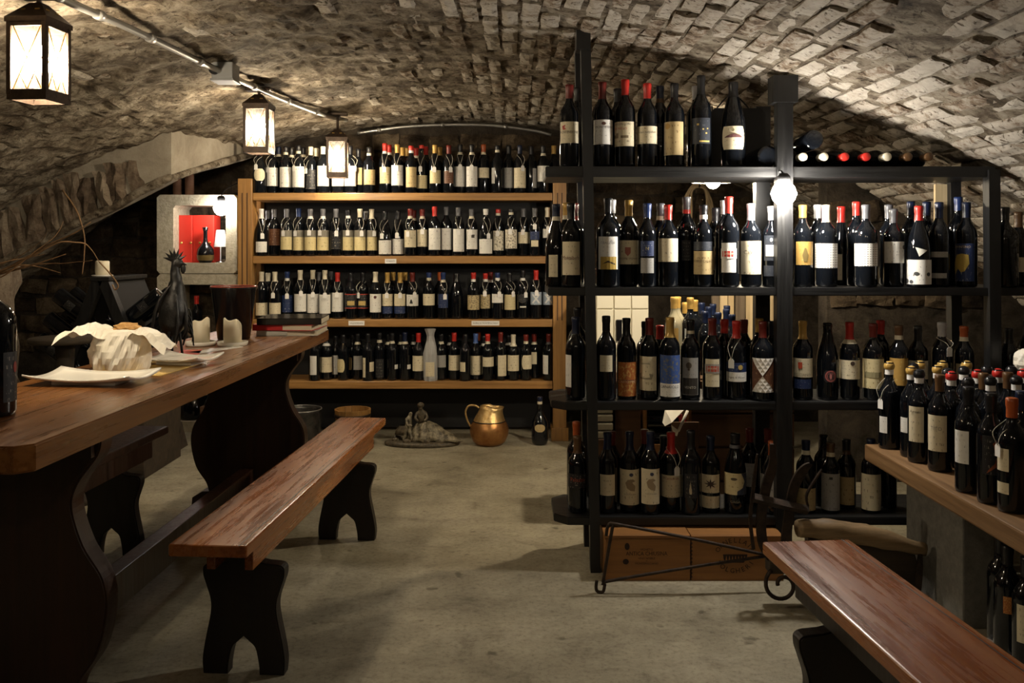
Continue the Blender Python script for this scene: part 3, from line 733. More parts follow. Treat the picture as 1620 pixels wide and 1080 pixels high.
# ================================================================ BLACK RACK
RY = F / 425.0
RZ = [1.509, 1.057, .631, .203]                 # tops of the four shelves
def make_rack():
    t = thing('black_wine_rack', 'black painted wooden wine rack dividing the cellar', 'shelf', (1.0, RY + .15, 0))
    D = .31
    ends = [863, 867, 873, 877]
    for i, z in enumerate(RZ):
        xa = px(ends[i], RY); xb = (1.80, 2.24, 2.30, px(1530, RY) + .25)[i]; th = .040 if i == 0 else .030
        c = .0 if i < 2 else .05
        pl = [(xa + c, RY), (xb, RY), (xb, RY + D), (xa + c, RY + D), (xa, RY + D - c), (xa, RY + c)] if c else [(xa, RY), (xb, RY), (xb, RY + D), (xa, RY + D)]
        wpart('shelf_board', prism(pl, z - th, z, 'Z', .003), BLACKW, t)
    def post(xt, xb_, zt, w, y0, d=.045):
        a, b = px(xt, RY), px(xb_, RY)
        v = []
        for (X, z) in ((b, 0), (a, zt)):
            v += [(X - w / 2, y0, z), (X + w / 2, y0, z), (X + w / 2, y0 + d, z), (X - w / 2, y0 + d, z)]
        f = [(3, 2, 1, 0), (4, 5, 6, 7), (0, 1, 5, 4), (1, 2, 6, 5), (2, 3, 7, 6), (3, 0, 4, 7)]
        wpart('post', me_from(v, f), BLACKV, t)
    for y0 in (RY - .012, RY + D - .035):
        rear = y0 > RY
        a = px(926, RY); post(926, 942, zv(a) - .01, .037, y0)
        a = px(1241, RY); post(1241, 1239, 1.775, .058, y0)
        a = px(1571, RY); post(1571, 1575, zv(a) - .02, .042, y0)
    # cap blocks wedged under the vault
    a = px(924, RY); wpart('cap_block', box(a - .03, RY - .02, zv(a) - .075, a + .022, RY + .05, zv(a) - .002), BLACKV, t)
    a = px(1241, RY); wpart('cap_block', box(a - .045, RY - .02, 1.745, a + .045, RY + .06, zv(a) - .004), BLACKV, t)
    wpart('side_panel', box(px(1542, RY) , RY + D - .005, RZ[1] + .02, px(1563, RY), RY + D + .01, RZ[0] - .045), PALEW, t)
    return t
make_rack()

# ================================================================ BOTTLES
BC = {}
def body_prof(kind, H, R):
    nr = .0138
    if kind == 'bx': q = [(0, .012), (.72 * R, 0), (.95 * R, .008), (R, .035), (R, .61), (.975 * R, .655), (.89 * R, .695), (.70 * R, .735), (nr * 1.35, .775), (nr * 1.02, .815), (nr, .955), (nr * 1.12, .958), (nr * 1.12, .992), (nr * .9, 1.0), (0, 1.0)]
    elif kind == 'bg': q = [(0, .012), (.72 * R, 0), (.95 * R, .008), (R, .03), (R, .46), (.965 * R, .52), (.86 * R, .60), (.66 * R, .69), (nr * 1.35, .78), (nr * 1.03, .84), (nr, .955), (nr * 1.12, .958), (nr * 1.12, .992), (nr * .9, 1.0), (0, 1.0)]
    elif kind == 'ch': q = [(0, .012), (.72 * R, 0), (.95 * R, .008), (R, .03), (R, .47), (.95 * R, .56), (.82 * R, .66), (.60 * R, .76), (nr * 1.3, .86), (nr * 1.15, .93), (nr * 1.3, .95), (nr * 1.3, .985), (nr, 1.0), (0, 1.0)]
    else: q = [(0, .012), (.6 * R, 0), (.9 * R, .03), (R, .12), (R, .38), (.93 * R, .48), (.68 * R, .57), (nr * 1.4, .66), (nr * 1.05, .72), (nr, .955), (nr * 1.12, .958), (nr * 1.12, .992), (nr * .9, 1.0), (0, 1.0)]
    return [(r, z * H) for r, z in q]
def body_mesh(kind, H, R):
    k = (kind, round(H / .005), round(R / .001))
    if k not in BC: BC[k] = lathe(body_prof(kind, H, R), 22)
    return BC[k]
def sleeve(kind, H, R, za, zb, off, top=False, wax=False):
    k = ('s', kind, round(H / .005), round(R / .001), round(za, 3), round(zb, 3), top, wax)
    if k in BC: return BC[k]
    pr = body_prof(kind, H, R); zs = [p[1] for p in pr[3:-1]]; rs = [p[0] for p in pr[3:-1]]
    lip = .0138 * (1.3 if kind == 'ch' else 1.12)
    f = lambda z: max(float(np.interp(z, zs, rs)), lip if z > .935 * H else 0) + off
    if wax: q = [(f(za), za), (.0180, za + .005), (.0190, (za + zb) / 2), (.0180, zb - .004), (.0135, zb + .003), (.006, zb + .007), (0, zb + .008)]
    else:
        q = [(f(z), z) for z in np.linspace(za, zb, 7)]
        if top: q += [(q[-1][0] * .85, zb + .0018), (0, zb + .0022)]
    BC[k] = lathe(q, 16); return BC[k]
def wrap(me, R, zc, a0):
    """flat XY mesh (metres) bent round the bottle, x=0 at angle a0 from the front"""
    for v in me.vertices:
        a = a0 + v.co.x / R; z = zc + v.co.y
        v.co = (R * math.sin(a), -R * math.cos(a), z)
    return me
def patch(w, h, R, a0, z0, rounded=0.0):
    k = ('l', round(w / .002), round(h / .002), round(R, 4), round(a0, 1), round(z0 / .002), rounded)
    if k in BC: return BC[k]
    n = max(4, int(w / R / .16)); m = 6 if rounded else 1; v, uv, f = [], [], []
    for j in range(m + 1):
        for i in range(n + 1):
            u = i / n; s = 1.0
            if rounded:
                t = abs(2 * j / m - 1); s = 1 - rounded * t ** 3
            a = a0 + ((u - .5) * s) * w / R
            v.append((R * math.sin(a), -R * math.cos(a), z0 + h * j / m)); uv.append((u, j / m))
    for j in range(m):
        for i in range(n): f.append((j * (n + 1) + i, j * (n + 1) + i + 1, (j + 1) * (n + 1) + i + 1, (j + 1) * (n + 1) + i))
    BC[k] = me_from(v, f, True, uv=uv); return BC[k]
ONES = ['', 'first', 'second', 'third', 'fourth', 'fifth', 'sixth', 'seventh', 'eighth', 'ninth', 'tenth', 'eleventh', 'twelfth', 'thirteenth', 'fourteenth', 'fifteenth', 'sixteenth', 'seventeenth', 'eighteenth', 'nineteenth', 'twentieth']
def ordinal(n): return ONES[n] if n <= 20 else ('twenty-' if n < 30 else 'thirty-') + ONES[n % 10] if n % 10 else 'thirtieth'
LWORD = dict(C='cream', W='white', G='tan', Y='yellowish', S='grey', N='navy', K='black', R='red', B='brown', T='two-tone', D='dotted', A='patterned', P='blue-grey', O='orange', Q='sketched', F='gold', L='slate', V='blue', U='white')
CWORD = dict(darkred='dark red', skyblue='bright blue')
def poly_print(polys, sx0, R, zc, a0, parent, m):
    bm = bmesh.new()
    for pl in polys:
        vs_ = [bm.verts.new((x, y, 0)) for x, y in pl]; bm.faces.new(vs_)
    bmesh.ops.triangulate(bm, faces=bm.faces)
    big = [e for e in bm.edges if e.calc_length() > .012]
    if big: bmesh.ops.subdivide_edges(bm, edges=big, cuts=4, use_grid_fill=True); bmesh.ops.triangulate(bm, faces=bm.faces)
    bmesh.ops.recalc_face_normals(bm, faces=bm.faces)
    obj('printed_motif', wrap(me_bm(bm), R, zc, a0), m, parent)
def bottle(cx, yt, Y, zb, cap='black', caplen=None, band=None, labels=(), kind='bx', R=None, tagp=None, texts=(), shapes=(), label='', group=None, wax=False, H=None, X=None, glass=None, name='wine_bottle', turn=0.0, ring=None):
    if H is None:
        H = max(.24, min(.36, (pz(yt, Y) - zb)))
    H = round(H / .005) * .005
    if R is None: R = {'bx': .037, 'bg': .041, 'ch': .043, 'fl': .052}[kind] * (1 + (H - .30) * 1.2)
    R = round(R, 3); X = px(cx, Y) if X is None else X
    rz = -math.atan2(X, Y)
    t = thing(name, label, 'bottle', (X, Y, zb), rz + turn, group)
    b = obj('glass_body', body_mesh(kind, H, R), glass or GLASS, t)
    s = F / (Y - R)
    if cap:
        cl = (caplen / s) if caplen else .052
        if wax:
            obj('wax_cap', sleeve(kind, H, R, H - .026, H - .004, .001, True, True), cap_mat(cap), t)
            obj('neck_band', sleeve(kind, H, R, H - .044, H - .024, .0009), cap_mat('white'), t)
        else:
            obj('capsule', sleeve(kind, H, R, max(H - cl, H * .74), H, .0007, True), cap_mat(cap), t)
            if band: obj('neck_band', sleeve(kind, H, R, H - cl - .012, H - cl + .004, .0012), cap_mat(band), t)
    if ring: obj('neck_seal', sleeve(kind, H, R, H - .052, H - .04, .0012), cap_mat(ring), t)
    Rp = R + .0007; lobjs = []
    for (x0, x1, y0, y1, st, *rest) in labels:
        r_px = R * s
        f = lambda x: math.asin(max(-1, min(1, (x - cx) / r_px)))
        a0, a1 = f(x0), f(x1); w = max((a1 - a0) * Rp, .006)
        w = min(w, 2.7 * Rp)
        za, zb_ = pz(y1, Y - R) - zb, pz(y0, Y - R) - zb
        zmax = H * {'bx': .64, 'bg': .52, 'ch': .53, 'fl': .45}[kind]
        h = max(.008, zb_ - za); za = max(.012, min(za, zmax - h)); ac = round((a0 + a1) / 2, 1)
        if abs(ac) < .25: ac = 0.0
        lo = obj('paper_label', patch(w, h, Rp, ac, za, rest[0] if rest else 0.0), label_mat(st), t); lo['label'] = LWORD[st] + ' paper label'
        lobjs.append((lo, ac, x0, x1, y0, y1, za, h, w))
    for (txt, tx, ty, th, col) in texts:
        lo, ac, x0, x1, y0, y1, za, h, w = lobjs[0] if lobjs else (b, 0, cx - 15, cx + 15, 0, 1, .05, .05, .04)
        m = text_mesh(txt, th / s)
        wd = max(v.co.x for v in m.vertices) * 2; k = min(1, w * .92 / wd); m.transform(Matrix.Diagonal((k, 1, 1, 1)))
        obj('lettering', wrap(m, Rp + .0022, pz(ty, Y - R) - zb, ac + (tx - (x0 + x1) / 2) / s / Rp), ink(col), lo)
    for (polys, col, ci) in shapes:
        lo, ac, x0, x1, y0, y1, za, h, w = lobjs[ci] if lobjs else (b, 0, cx - 15, cx + 15, 0, 1, .05, .05, .04)
        xm, ym = (x0 + x1) / 2, (y0 + y1) / 2
        kx = w / max(1e-6, (x1 - x0)); ky = 1 / s
        zc = za + h / 2 if lobjs else pz(.5 * (y0 + y1), Y - R) - zb
        poly_print([[((x - xm) * kx, -(y - ym) * ky) for x, y in pl] for pl in polys], 0, Rp + .0014, zc, ac, lo, ink(col))
    if tagp:
        tx, ty = tagp; xx = max(-R * 1.1, min(R * 1.1, (tx - cx) / s)); zz = pz(ty, Y - R) - zb
        a = math.asin(max(-.95, min(.95, xx / (R * 1.12)))); c = Vector((R * 1.12 * math.sin(a), -R * 1.12 * math.cos(a) - .002, zz))
        hw, hh = .0115, .018
        tg = prism([(-hw, -hh), (hw, -hh), (hw, hh * .55), (hw * .5, hh), (-hw * .5, hh), (-hw, hh * .55)], -.0006, .0006)
        to = obj('price_tag', rotm(tg, rz=a, loc=c), TAGM, t)
        n = H * .80; nr = .018
        p0 = c + Vector((0, -.0012, hh * .75))
        for sgn in (-1, 1):
            pts = spline([p0, p0 + Vector((sgn * .012, 0, (n - p0.z) * .55)), Vector((sgn * nr, -.006, n)), Vector((sgn * nr * .4, nr * .8, n + .004))], 4)
            obj('string', tube(pts, .0010, 5), STR, to)
    return t
def ell(cx, cy, rx, ry, n=14, rot=0.0): return [(cx + rx * math.cos(2 * PI * i / n + rot), cy + ry * math.sin(2 * PI * i / n + rot)) for i in range(n)]
def rect(x0, y0, x1, y1): return [(x0, y0), (x1, y0), (x1, y1), (x0, y1)]
def row(items, Y, zb, phrase, group, dyb=.085, left='left', ymin=None, ymax=None):
    ymin = Y - .03 if ymin is None else ymin; ymax = Y + .19 if ymax is None else ymax
    rad = {'bx': .038, 'bg': .042, 'ch': .044, 'fl': .053}
    its = [[Y + (dyb if i.get('back') else 0) + i.get('dy', 0.0), (i.get('R') or rad[i.get('kind', 'bx')]) + .0015, i] for i in items]
    for _ in range(60):
        for a in range(len(its)):
            for b in range(a + 1, len(its)):
                p, q = its[a], its[b]; need = p[1] + q[1]; dx = px(p[2]['cx'], p[0]) - px(q[2]['cx'], q[0]); dy = q[0] - p[0]
                if abs(dx) < need and dx * dx + dy * dy < need * need:
                    sg = (1 if dy >= 0 else -1) if abs(dy) > 1e-4 else (1 if (a + b) % 2 else -1)
                    mv = (math.sqrt(need * need - dx * dx) - abs(dy)) / 2 + .0005
                    p[0] = max(ymin, min(ymax, p[0] - sg * mv)); q[0] = max(ymin, min(ymax, q[0] + sg * mv))
    items = []
    for yy, r, i in its:
        i = dict(i); i['dy'] = yy - Y - (dyb if i.get('back') else 0); items.append(i)
    front = sorted([i for i in items if not i.get('back')], key=lambda d: d['cx']); back = sorted([i for i in items if i.get('back')], key=lambda d: d['cx'])
    for lst, isb in ((front, False), (back, True)):
        for k, d in enumerate(lst):
            d = dict(d); d.pop('back', None); cap = d.get('cap', 'black')
            cw = (CWORD.get(cap, cap) + '-capped') if cap else 'uncapped'
            if isb: lab = '%s bottle in the rear row, %s from left there, %s' % (cw, ordinal(k + 1), phrase)
            else:
                lw = LWORD[d['labels'][0][4]] + ' label' if d.get('labels') else 'no visible label'
                lab = '%s bottle, %s, %s from left in front row, %s' % (cw, lw, ordinal(k + 1), phrase)
            dy = d.pop('dy', 0.0)
            bottle(Y=Y + (dyb if isb else 0) + dy, zb=zb, label=lab, group=group, **d)
def B(cx, yt, cap='black', labels=(), cl=None, band=None, tagp=None, **k):
    d = dict(cx=cx, yt=yt, cap=cap, labels=labels, caplen=cl, band=band, tagp=tagp); d.update(k); return d
def bk(cx, yt, cap='black', **k): return B(cx, yt, cap, back=True, **k)

PB = PY + .062
# --- pine rack, top shelf
row([B(410.5, 232, 'red', [(402, 418, 262, 281, 'C', .5)], tagp=(405, 264), kind='bg'), B(431, 231, 'cream', [(422, 438, 265, 294, 'W')], tagp=(424, 268)),
     bk(441, 232, 'navy', band='cream'), B(452, 232, 'black', [(443, 461, 264, 296, 'W')], band='cream', cl=10), bk(461, 234, 'black', band='cream'),
     B(472, 230, 'black', [(463, 481, 263, 296, 'W')], band='cream', cl=10, tagp=(465, 266)), bk(480, 233, 'black', band='cream'), B(491.5, 232, 'cream', [(483, 500, 268, 299, 'K')], tagp=(484, 270)),
     bk(500, 235, 'cream'), B(511, 232, 'cream', [(502, 520, 262, 294, 'W')], cl=12), bk(522, 236, 'black'), B(534.5, 231, 'black', [(525, 543, 261, 294, 'W')]), B(554, 231, 'black', [(545, 565, 262, 294, 'W')], tagp=(562, 266)),
     bk(567, 236, 'black', labels=[(560, 571, 265, 292, 'G')]), B(584, 233, 'black', [(576, 594, 268, 292, 'G')], band='cream', cl=10),
     B(609, 227, 'red', [(601, 619, 264, 290, 'Y')], band='white', tagp=(608, 268)), bk(616, 230, 'red', band='white'), B(628.5, 229, 'gold', [(620, 638, 261, 293, 'W')], tagp=(627, 266)),
     bk(637, 234, 'gold'), bk(644, 235, 'gold'), B(650.5, 231, 'red', [(643, 659, 264, 296, 'G')], band='white', cl=8), bk(658.5, 234, 'red', band='white'),
     B(667, 230, 'red', [(658, 677, 277, 298, 'Y')], cl=5, tagp=(665, 267)), bk(674, 232, 'red'), B(688, 229, 'gold', [(680, 698, 269, 290, 'Y')], tagp=(687, 268)), bk(696, 233, 'gold'),
     B(710, 231, 'darkred', [(703, 717, 270, 290, 'B')], tagp=(713, 268)), B(728, 229, 'black', [(719, 736, 263, 295, 'W')], band='cream', tagp=(728, 264)), B(746.5, 229, 'black', [(738, 755, 263, 295, 'W')], band='cream', tagp=(746, 265)),
     B(765, 229, 'orange', [(757, 774, 265, 281, 'C')], band='cream'), B(787, 231, 'black', [(778, 783, 265, 290, 'S')], band='cream', cl=8), B(805, 231, 'black', [(797, 812, 265, 297, 'S')]),
     B(822.5, 230, 'navy', [(813, 832, 265, 297, 'C')], tagp=(827, 266)), B(840.5, 232, 'black', [(843, 849, 266, 297, 'S')]), B(859.5, 231, 'black', [(851, 869, 262, 287, 'W')], band='cream'), bk(876, 231, 'gold')],
    PB, SHB[0], "pine rack's top shelf", "bottles on the pine rack's top shelf")
# --- second shelf
row([B(413.5, 331, 'white', [(404, 420, 382, 399, 'W')], cl=15, tagp=(415, 373), kind='bg'), B(434, 331, 'grey', [(425, 441, 362, 388, 'B')]), bk(424, 333, 'grey'),
     B(453.5, 331, 'grey', [(444, 461, 364, 395, 'T')], tagp=(448, 369)), B(472.5, 330, 'blue', [(463, 480, 364, 396, 'T')], tagp=(467, 369)), B(491, 331, 'grey', [(481, 500, 364, 396, 'T')], band='white', cl=12, tagp=(489, 368)),
     B(511, 331, 'grey', [(502, 521, 364, 396, 'T')], band='white', cl=12, tagp=(506, 368)), B(531.5, 331, 'grey', [(523, 540, 366, 394, 'K')], tagp=(532, 369)), B(551, 333, 'black', [(543, 560, 364, 396, 'T')], band='white', cl=10, tagp=(550, 368)),
     B(569.5, 331, 'cream', [(561, 578, 364, 396, 'T')], tagp=(572, 369)), B(588, 331, 'cream', [(579, 597, 364, 396, 'T')], cl=15, tagp=(592, 369)), bk(579, 334, 'silver'),
     B(609, 334, 'black', [(600, 619, 381, 403, 'W')], kind='bg', tagp=(604, 373)), B(629.5, 334, 'black', [(620, 640, 379, 403, 'W')], kind='bg', tagp=(628, 372)),
     B(649, 331, 'darkred', [(640, 658, 364, 391, 'C')], band='cream', cl=12, tagp=(645, 370)), bk(655, 333, 'darkred', band='cream'), B(668, 331, 'darkred', [(660, 677, 363, 390, 'C')], band='cream', cl=12, tagp=(668, 366)),
     B(687.5, 327, 'red', [(679, 697, 361, 395, 'W')], cl=15), B(706, 328, 'grey', [(698, 716, 361, 395, 'W')]), B(725, 328, 'grey', [(717, 735, 362, 398, 'W')], tagp=(725, 367)),
     B(746, 331, 'grey', [(738, 757, 363, 394, 'W')], band='cream', cl=12, tagp=(744, 367), shapes=[([rect(745, 371, 749, 376)], (.05, .04, .03), 0)]), B(768.5, 331, 'white', [(758, 779, 378, 401, 'W')], cl=9, kind='bg', tagp=(773, 373)),
     B(788, 331, 'red', [(780, 798, 365, 396, 'Q')], band='cream', cl=7, tagp=(787, 369)), B(808.5, 331, 'black', [(800, 818, 363, 393, 'Q')], band='cream', cl=6, tagp=(807, 366)),
     B(828, 330, 'grey', [(820, 837, 367, 385, 'C')], tagp=(827, 367)), B(846, 330, 'grey', [(841, 852, 380, 390, 'C'), (839, 853, 366, 379, 'N')], tagp=(846, 358)), B(866, 329, 'cream', [(859, 873, 362, 376, 'W')], cl=15, tagp=(867, 362))],
    PB, SHB[1], "pine rack's second shelf", "bottles on the pine rack's second shelf")
# --- third shelf
row([B(414, 430, 'cream', [(405, 423, 479, 499, 'C')], cl=15), bk(424, 432, 'cream'), B(435, 430, 'cream', [(426, 443, 479, 499, 'C')], cl=15, tagp=(432, 467)), B(454.5, 430, 'blue', [(446, 462, 467, 494, 'N')], band='white', cl=11, tagp=(454, 468)),
     B(475, 427, 'cream', [(466, 484, 465, 493, 'W')], cl=15, tagp=(476, 464)), B(495, 427, 'cream', [(486, 504, 465, 495, 'W')], cl=14, tagp=(495, 466)), bk(504, 430, 'grey'), B(514, 428, 'cream', [(505, 522, 466, 496, 'W')], cl=14, tagp=(514, 467)), bk(523, 430, 'grey'),
     B(534, 431, 'red', [(525, 543, 463, 493, 'W')], cl=14, tagp=(533, 466)),
     B(555, 431, 'black', [(546, 565, 465, 488, 'K')], shapes=[([rect(546, 465, 565, 466.2), rect(546, 486.8, 565, 488)], (.45, .05, .03), 0), ([rect(551, 476, 560, 483)], (.5, .36, .12), 0)]),
     B(574, 431, 'black', [(565, 584, 465, 488, 'K')], tagp=(567, 467), shapes=[([rect(565, 465, 584, 466.2), rect(565, 486.8, 584, 488)], (.45, .05, .03), 0), ([rect(569, 476, 578, 483)], (.5, .36, .12), 0)]),
     B(594, 430, 'cream', [(585, 602, 465, 494, 'W')], cl=16, shapes=[([ell(593, 470, 1.8, 2.4)], (.10, .03, .03), 0)]), B(613, 431, 'gold', [(604, 622, 465, 484, 'C'), (604, 622, 485, 496, 'N')], cl=16, tagp=(612, 467)),
     bk(622, 431, 'gold'), B(633, 431, 'gold', [(624, 642, 465, 484, 'C'), (624, 642, 485, 496, 'N')], cl=16, tagp=(633, 467)), bk(641, 431, 'gold'),
     B(652.5, 431, 'darkred', [(644, 663, 466, 484, 'W')], cl=14, tagp=(656, 466), shapes=[([[(650, 480), (651, 475), (652, 473), (653, 475), (654, 480)]], (.02, .02, .02), 0)]), B(678.5, 431, 'blue', [(669, 688, 465, 483, 'C')], band='cream', cl=9),
     bk(696, 431, 'orange'), B(701, 431, 'blue', [(694, 709, 465, 487, 'N')], band='cream', cl=12, tagp=(704, 469)), B(722, 433, 'black', kind='ch'),
     B(749, 431, 'red', [(740, 759, 467, 490, 'A')], band='white', cl=11), B(768, 432, 'red', [(760, 776, 466, 488, 'A')], band='white', cl=10, tagp=(767, 464)), bk(776, 431, 'darkred', band='white'), B(787, 431, 'blue', [(779, 796, 465, 479, 'W')], band='white', cl=9, tagp=(790, 465)),
     B(806, 431, 'black', [(798, 816, 466, 490, 'Y')], tagp=(812, 465)), B(827, 427, 'black', [(819, 836, 465, 479, 'K', .7)], band='white', cl=13, tagp=(832, 466), shapes=[([rect(824, 484, 832, 486.5)], (.6, .58, .52), 0)]),
     B(848, 427, 'red', [(840, 857, 462, 482, 'P')], cl=15, tagp=(849, 463), shapes=[([[(843, 466), (845, 465), (854, 479), (852, 480)], [(854, 466), (852, 465), (843, 479), (845, 480)]], (.65, .66, .66), 0)]),
     B(867, 427, 'red', [(858.5, 875, 462, 482, 'P')], cl=15, tagp=(868, 463), shapes=[([[(862, 466), (864, 465), (873, 479), (871, 480)], [(873, 466), (871, 465), (862, 479), (864, 480)]], (.65, .66, .66), 0)])],
    PB, SHB[2], "pine rack's third shelf", "bottles on the pine rack's third shelf")
# --- bottom shelf
row([B(498, 528, 'black', [(491, 501, 563, 593, 'U')]), B(516.5, 528, 'black', [(507, 526, 565, 589, 'C')], band='white', cl=16), bk(531, 531, 'black', labels=[(525, 536, 562, 592, 'U')]), B(543, 529, 'black', [(534, 545, 568, 589, 'Y', .35)]),
     bk(558, 530, 'black', labels=[(551, 557, 565, 585, 'G', .4)]), B(566, 528, 'black', [(560, 573, 563, 585, 'S')], band='cream', cl=14, dy=.02), B(582, 528, 'black', [(585, 593, 573, 588, 'C'), (574, 578, 566, 597, 'C')]), B(600.5, 527, 'black', [(594, 607, 568, 597, 'K')], band='cream', cl=12),
     bk(614, 528, 'black', band='cream'), B(620.5, 527, 'black', [(624, 629, 577, 584, 'W')], band='cream', cl=13), bk(634, 529, 'black', band='cream'), B(640.5, 525, 'navy', [(644, 650, 577, 584, 'W')], band='cream', cl=15), bk(654, 529, 'black', band='white'),
     B(662, 527, 'red', [(653, 671, 563, 587, 'C')], cl=14), B(698, 529, 'black', [(692, 706, 562, 581, 'S')], band='cream', cl=12, dy=.03), B(718.5, 526, 'red', [(710, 727, 562, 586, 'C')], cl=13), bk(712, 529, 'black', band='white'),
     B(736, 529, 'black', [(728, 736, 573, 588, 'C')]), B(752.5, 528, 'skyblue', [(743, 761, 563, 593, 'C')], cl=15), bk(757, 526, 'orange'), B(771.5, 529, 'red', [(764, 781, 565, 580, 'C')], band='cream', cl=12), bk(765, 531, 'black', band='white'),
     B(792, 526, 'darkred', [(788, 801, 562, 595, 'C')], cl=15), B(812, 529, 'cream', [(803, 821, 562, 587, 'C')], band='cream', cl=15), bk(804, 530, 'black', band='white'), B(832, 529, 'darkred', [(826, 842, 562, 584, 'C', .25)], band='cream', cl=11),
     bk(845, 528, 'darkred', band='cream', labels=[(841, 849, 557, 576, 'C')]), B(868, 528, 'darkred', [(859, 867, 562, 592, 'W')], band='grey')],
    PB, SHB[3], "pine rack's bottom shelf", "bottles on the pine rack's bottom shelf")

# --- black rack
RB = RY + .075
row([B(901, 134, 'darkred', [(886, 914, 192, 226, 'C')], cl=22, texts=[('MONTEVERTINE', 899, 209, 4.0, (.08, .05, .03))], shapes=[([[(890, 199), (895, 197), (893, 201), (896, 204), (891, 205)]], (.4, .03, .02), 0)]), bk(914, 139, 'black'),
     B(953, 131, 'darkred', [(939, 969, 189, 228, 'W')], cl=27, texts=[('MONTEVERRO', 954, 201, 3.6, (.08, .06, .05))], shapes=[([ell(952, 195, 2.6, 2.6)], (.09, .035, .02), 0)]),
     bk(977, 141, 'black'), B(989, 127, 'red', [(972, 1003, 192, 231, 'C')], cl=25, texts=[('SASSOALLORO', 988, 196, 3.2, (.10, .07, .04)), ('BRUNELLO', 984, 203, 3.4, (.5, .12, .05))], shapes=[([[(975, 218), (975, 213), (979, 213), (979, 210), (983, 210), (983, 218)], [(986, 218), (986, 214), (995, 214), (995, 218)]], (.22, .17, .10), 0)]),
     B(1024, 133, 'red', [(1009, 1040, 199, 227, 'C')], cl=24, texts=[('Poderi Sanguineto', 1024, 209, 4.0, (.08, .06, .04))]), bk(1044, 138, 'navy', band='brown', labels=[(1040, 1047, 195, 230, 'K')]),
     B(1067, 132, 'black', [(1051, 1081, 192, 245, 'G')], shapes=[([ell(1061, 199, 4, 5, 8)], (.42, .24, .05), 0)]), bk(1101, 138, 'silver', glass=None),
     B(1109, 120, 'black', [(1095, 1123, 186, 227, 'L')], cl=30, shapes=[([rect(1103.5, 195, 1106.5, 198), rect(1111, 203, 1113, 205.2), rect(1117, 202, 1119, 204.2), rect(1115, 209, 1117.4, 211.6), rect(1107, 222, 1121, 224.5)], (.62, .46, .14), 0)]),
     B(1160, 131, 'black', [(1144, 1177, 199, 236, 'C', .18)], kind='ch', R=.046, cl=24, shapes=[([[(1148, 217), (1152, 214), (1161, 211), (1170, 214), (1174, 217)]], (.12, .05, .05), 0), ([ell(1160, 205, 2, 2.5)], (.25, .22, .12), 0)])],
    RB, RZ[0], "black rack's top shelf", "bottles on the black rack's top shelf")
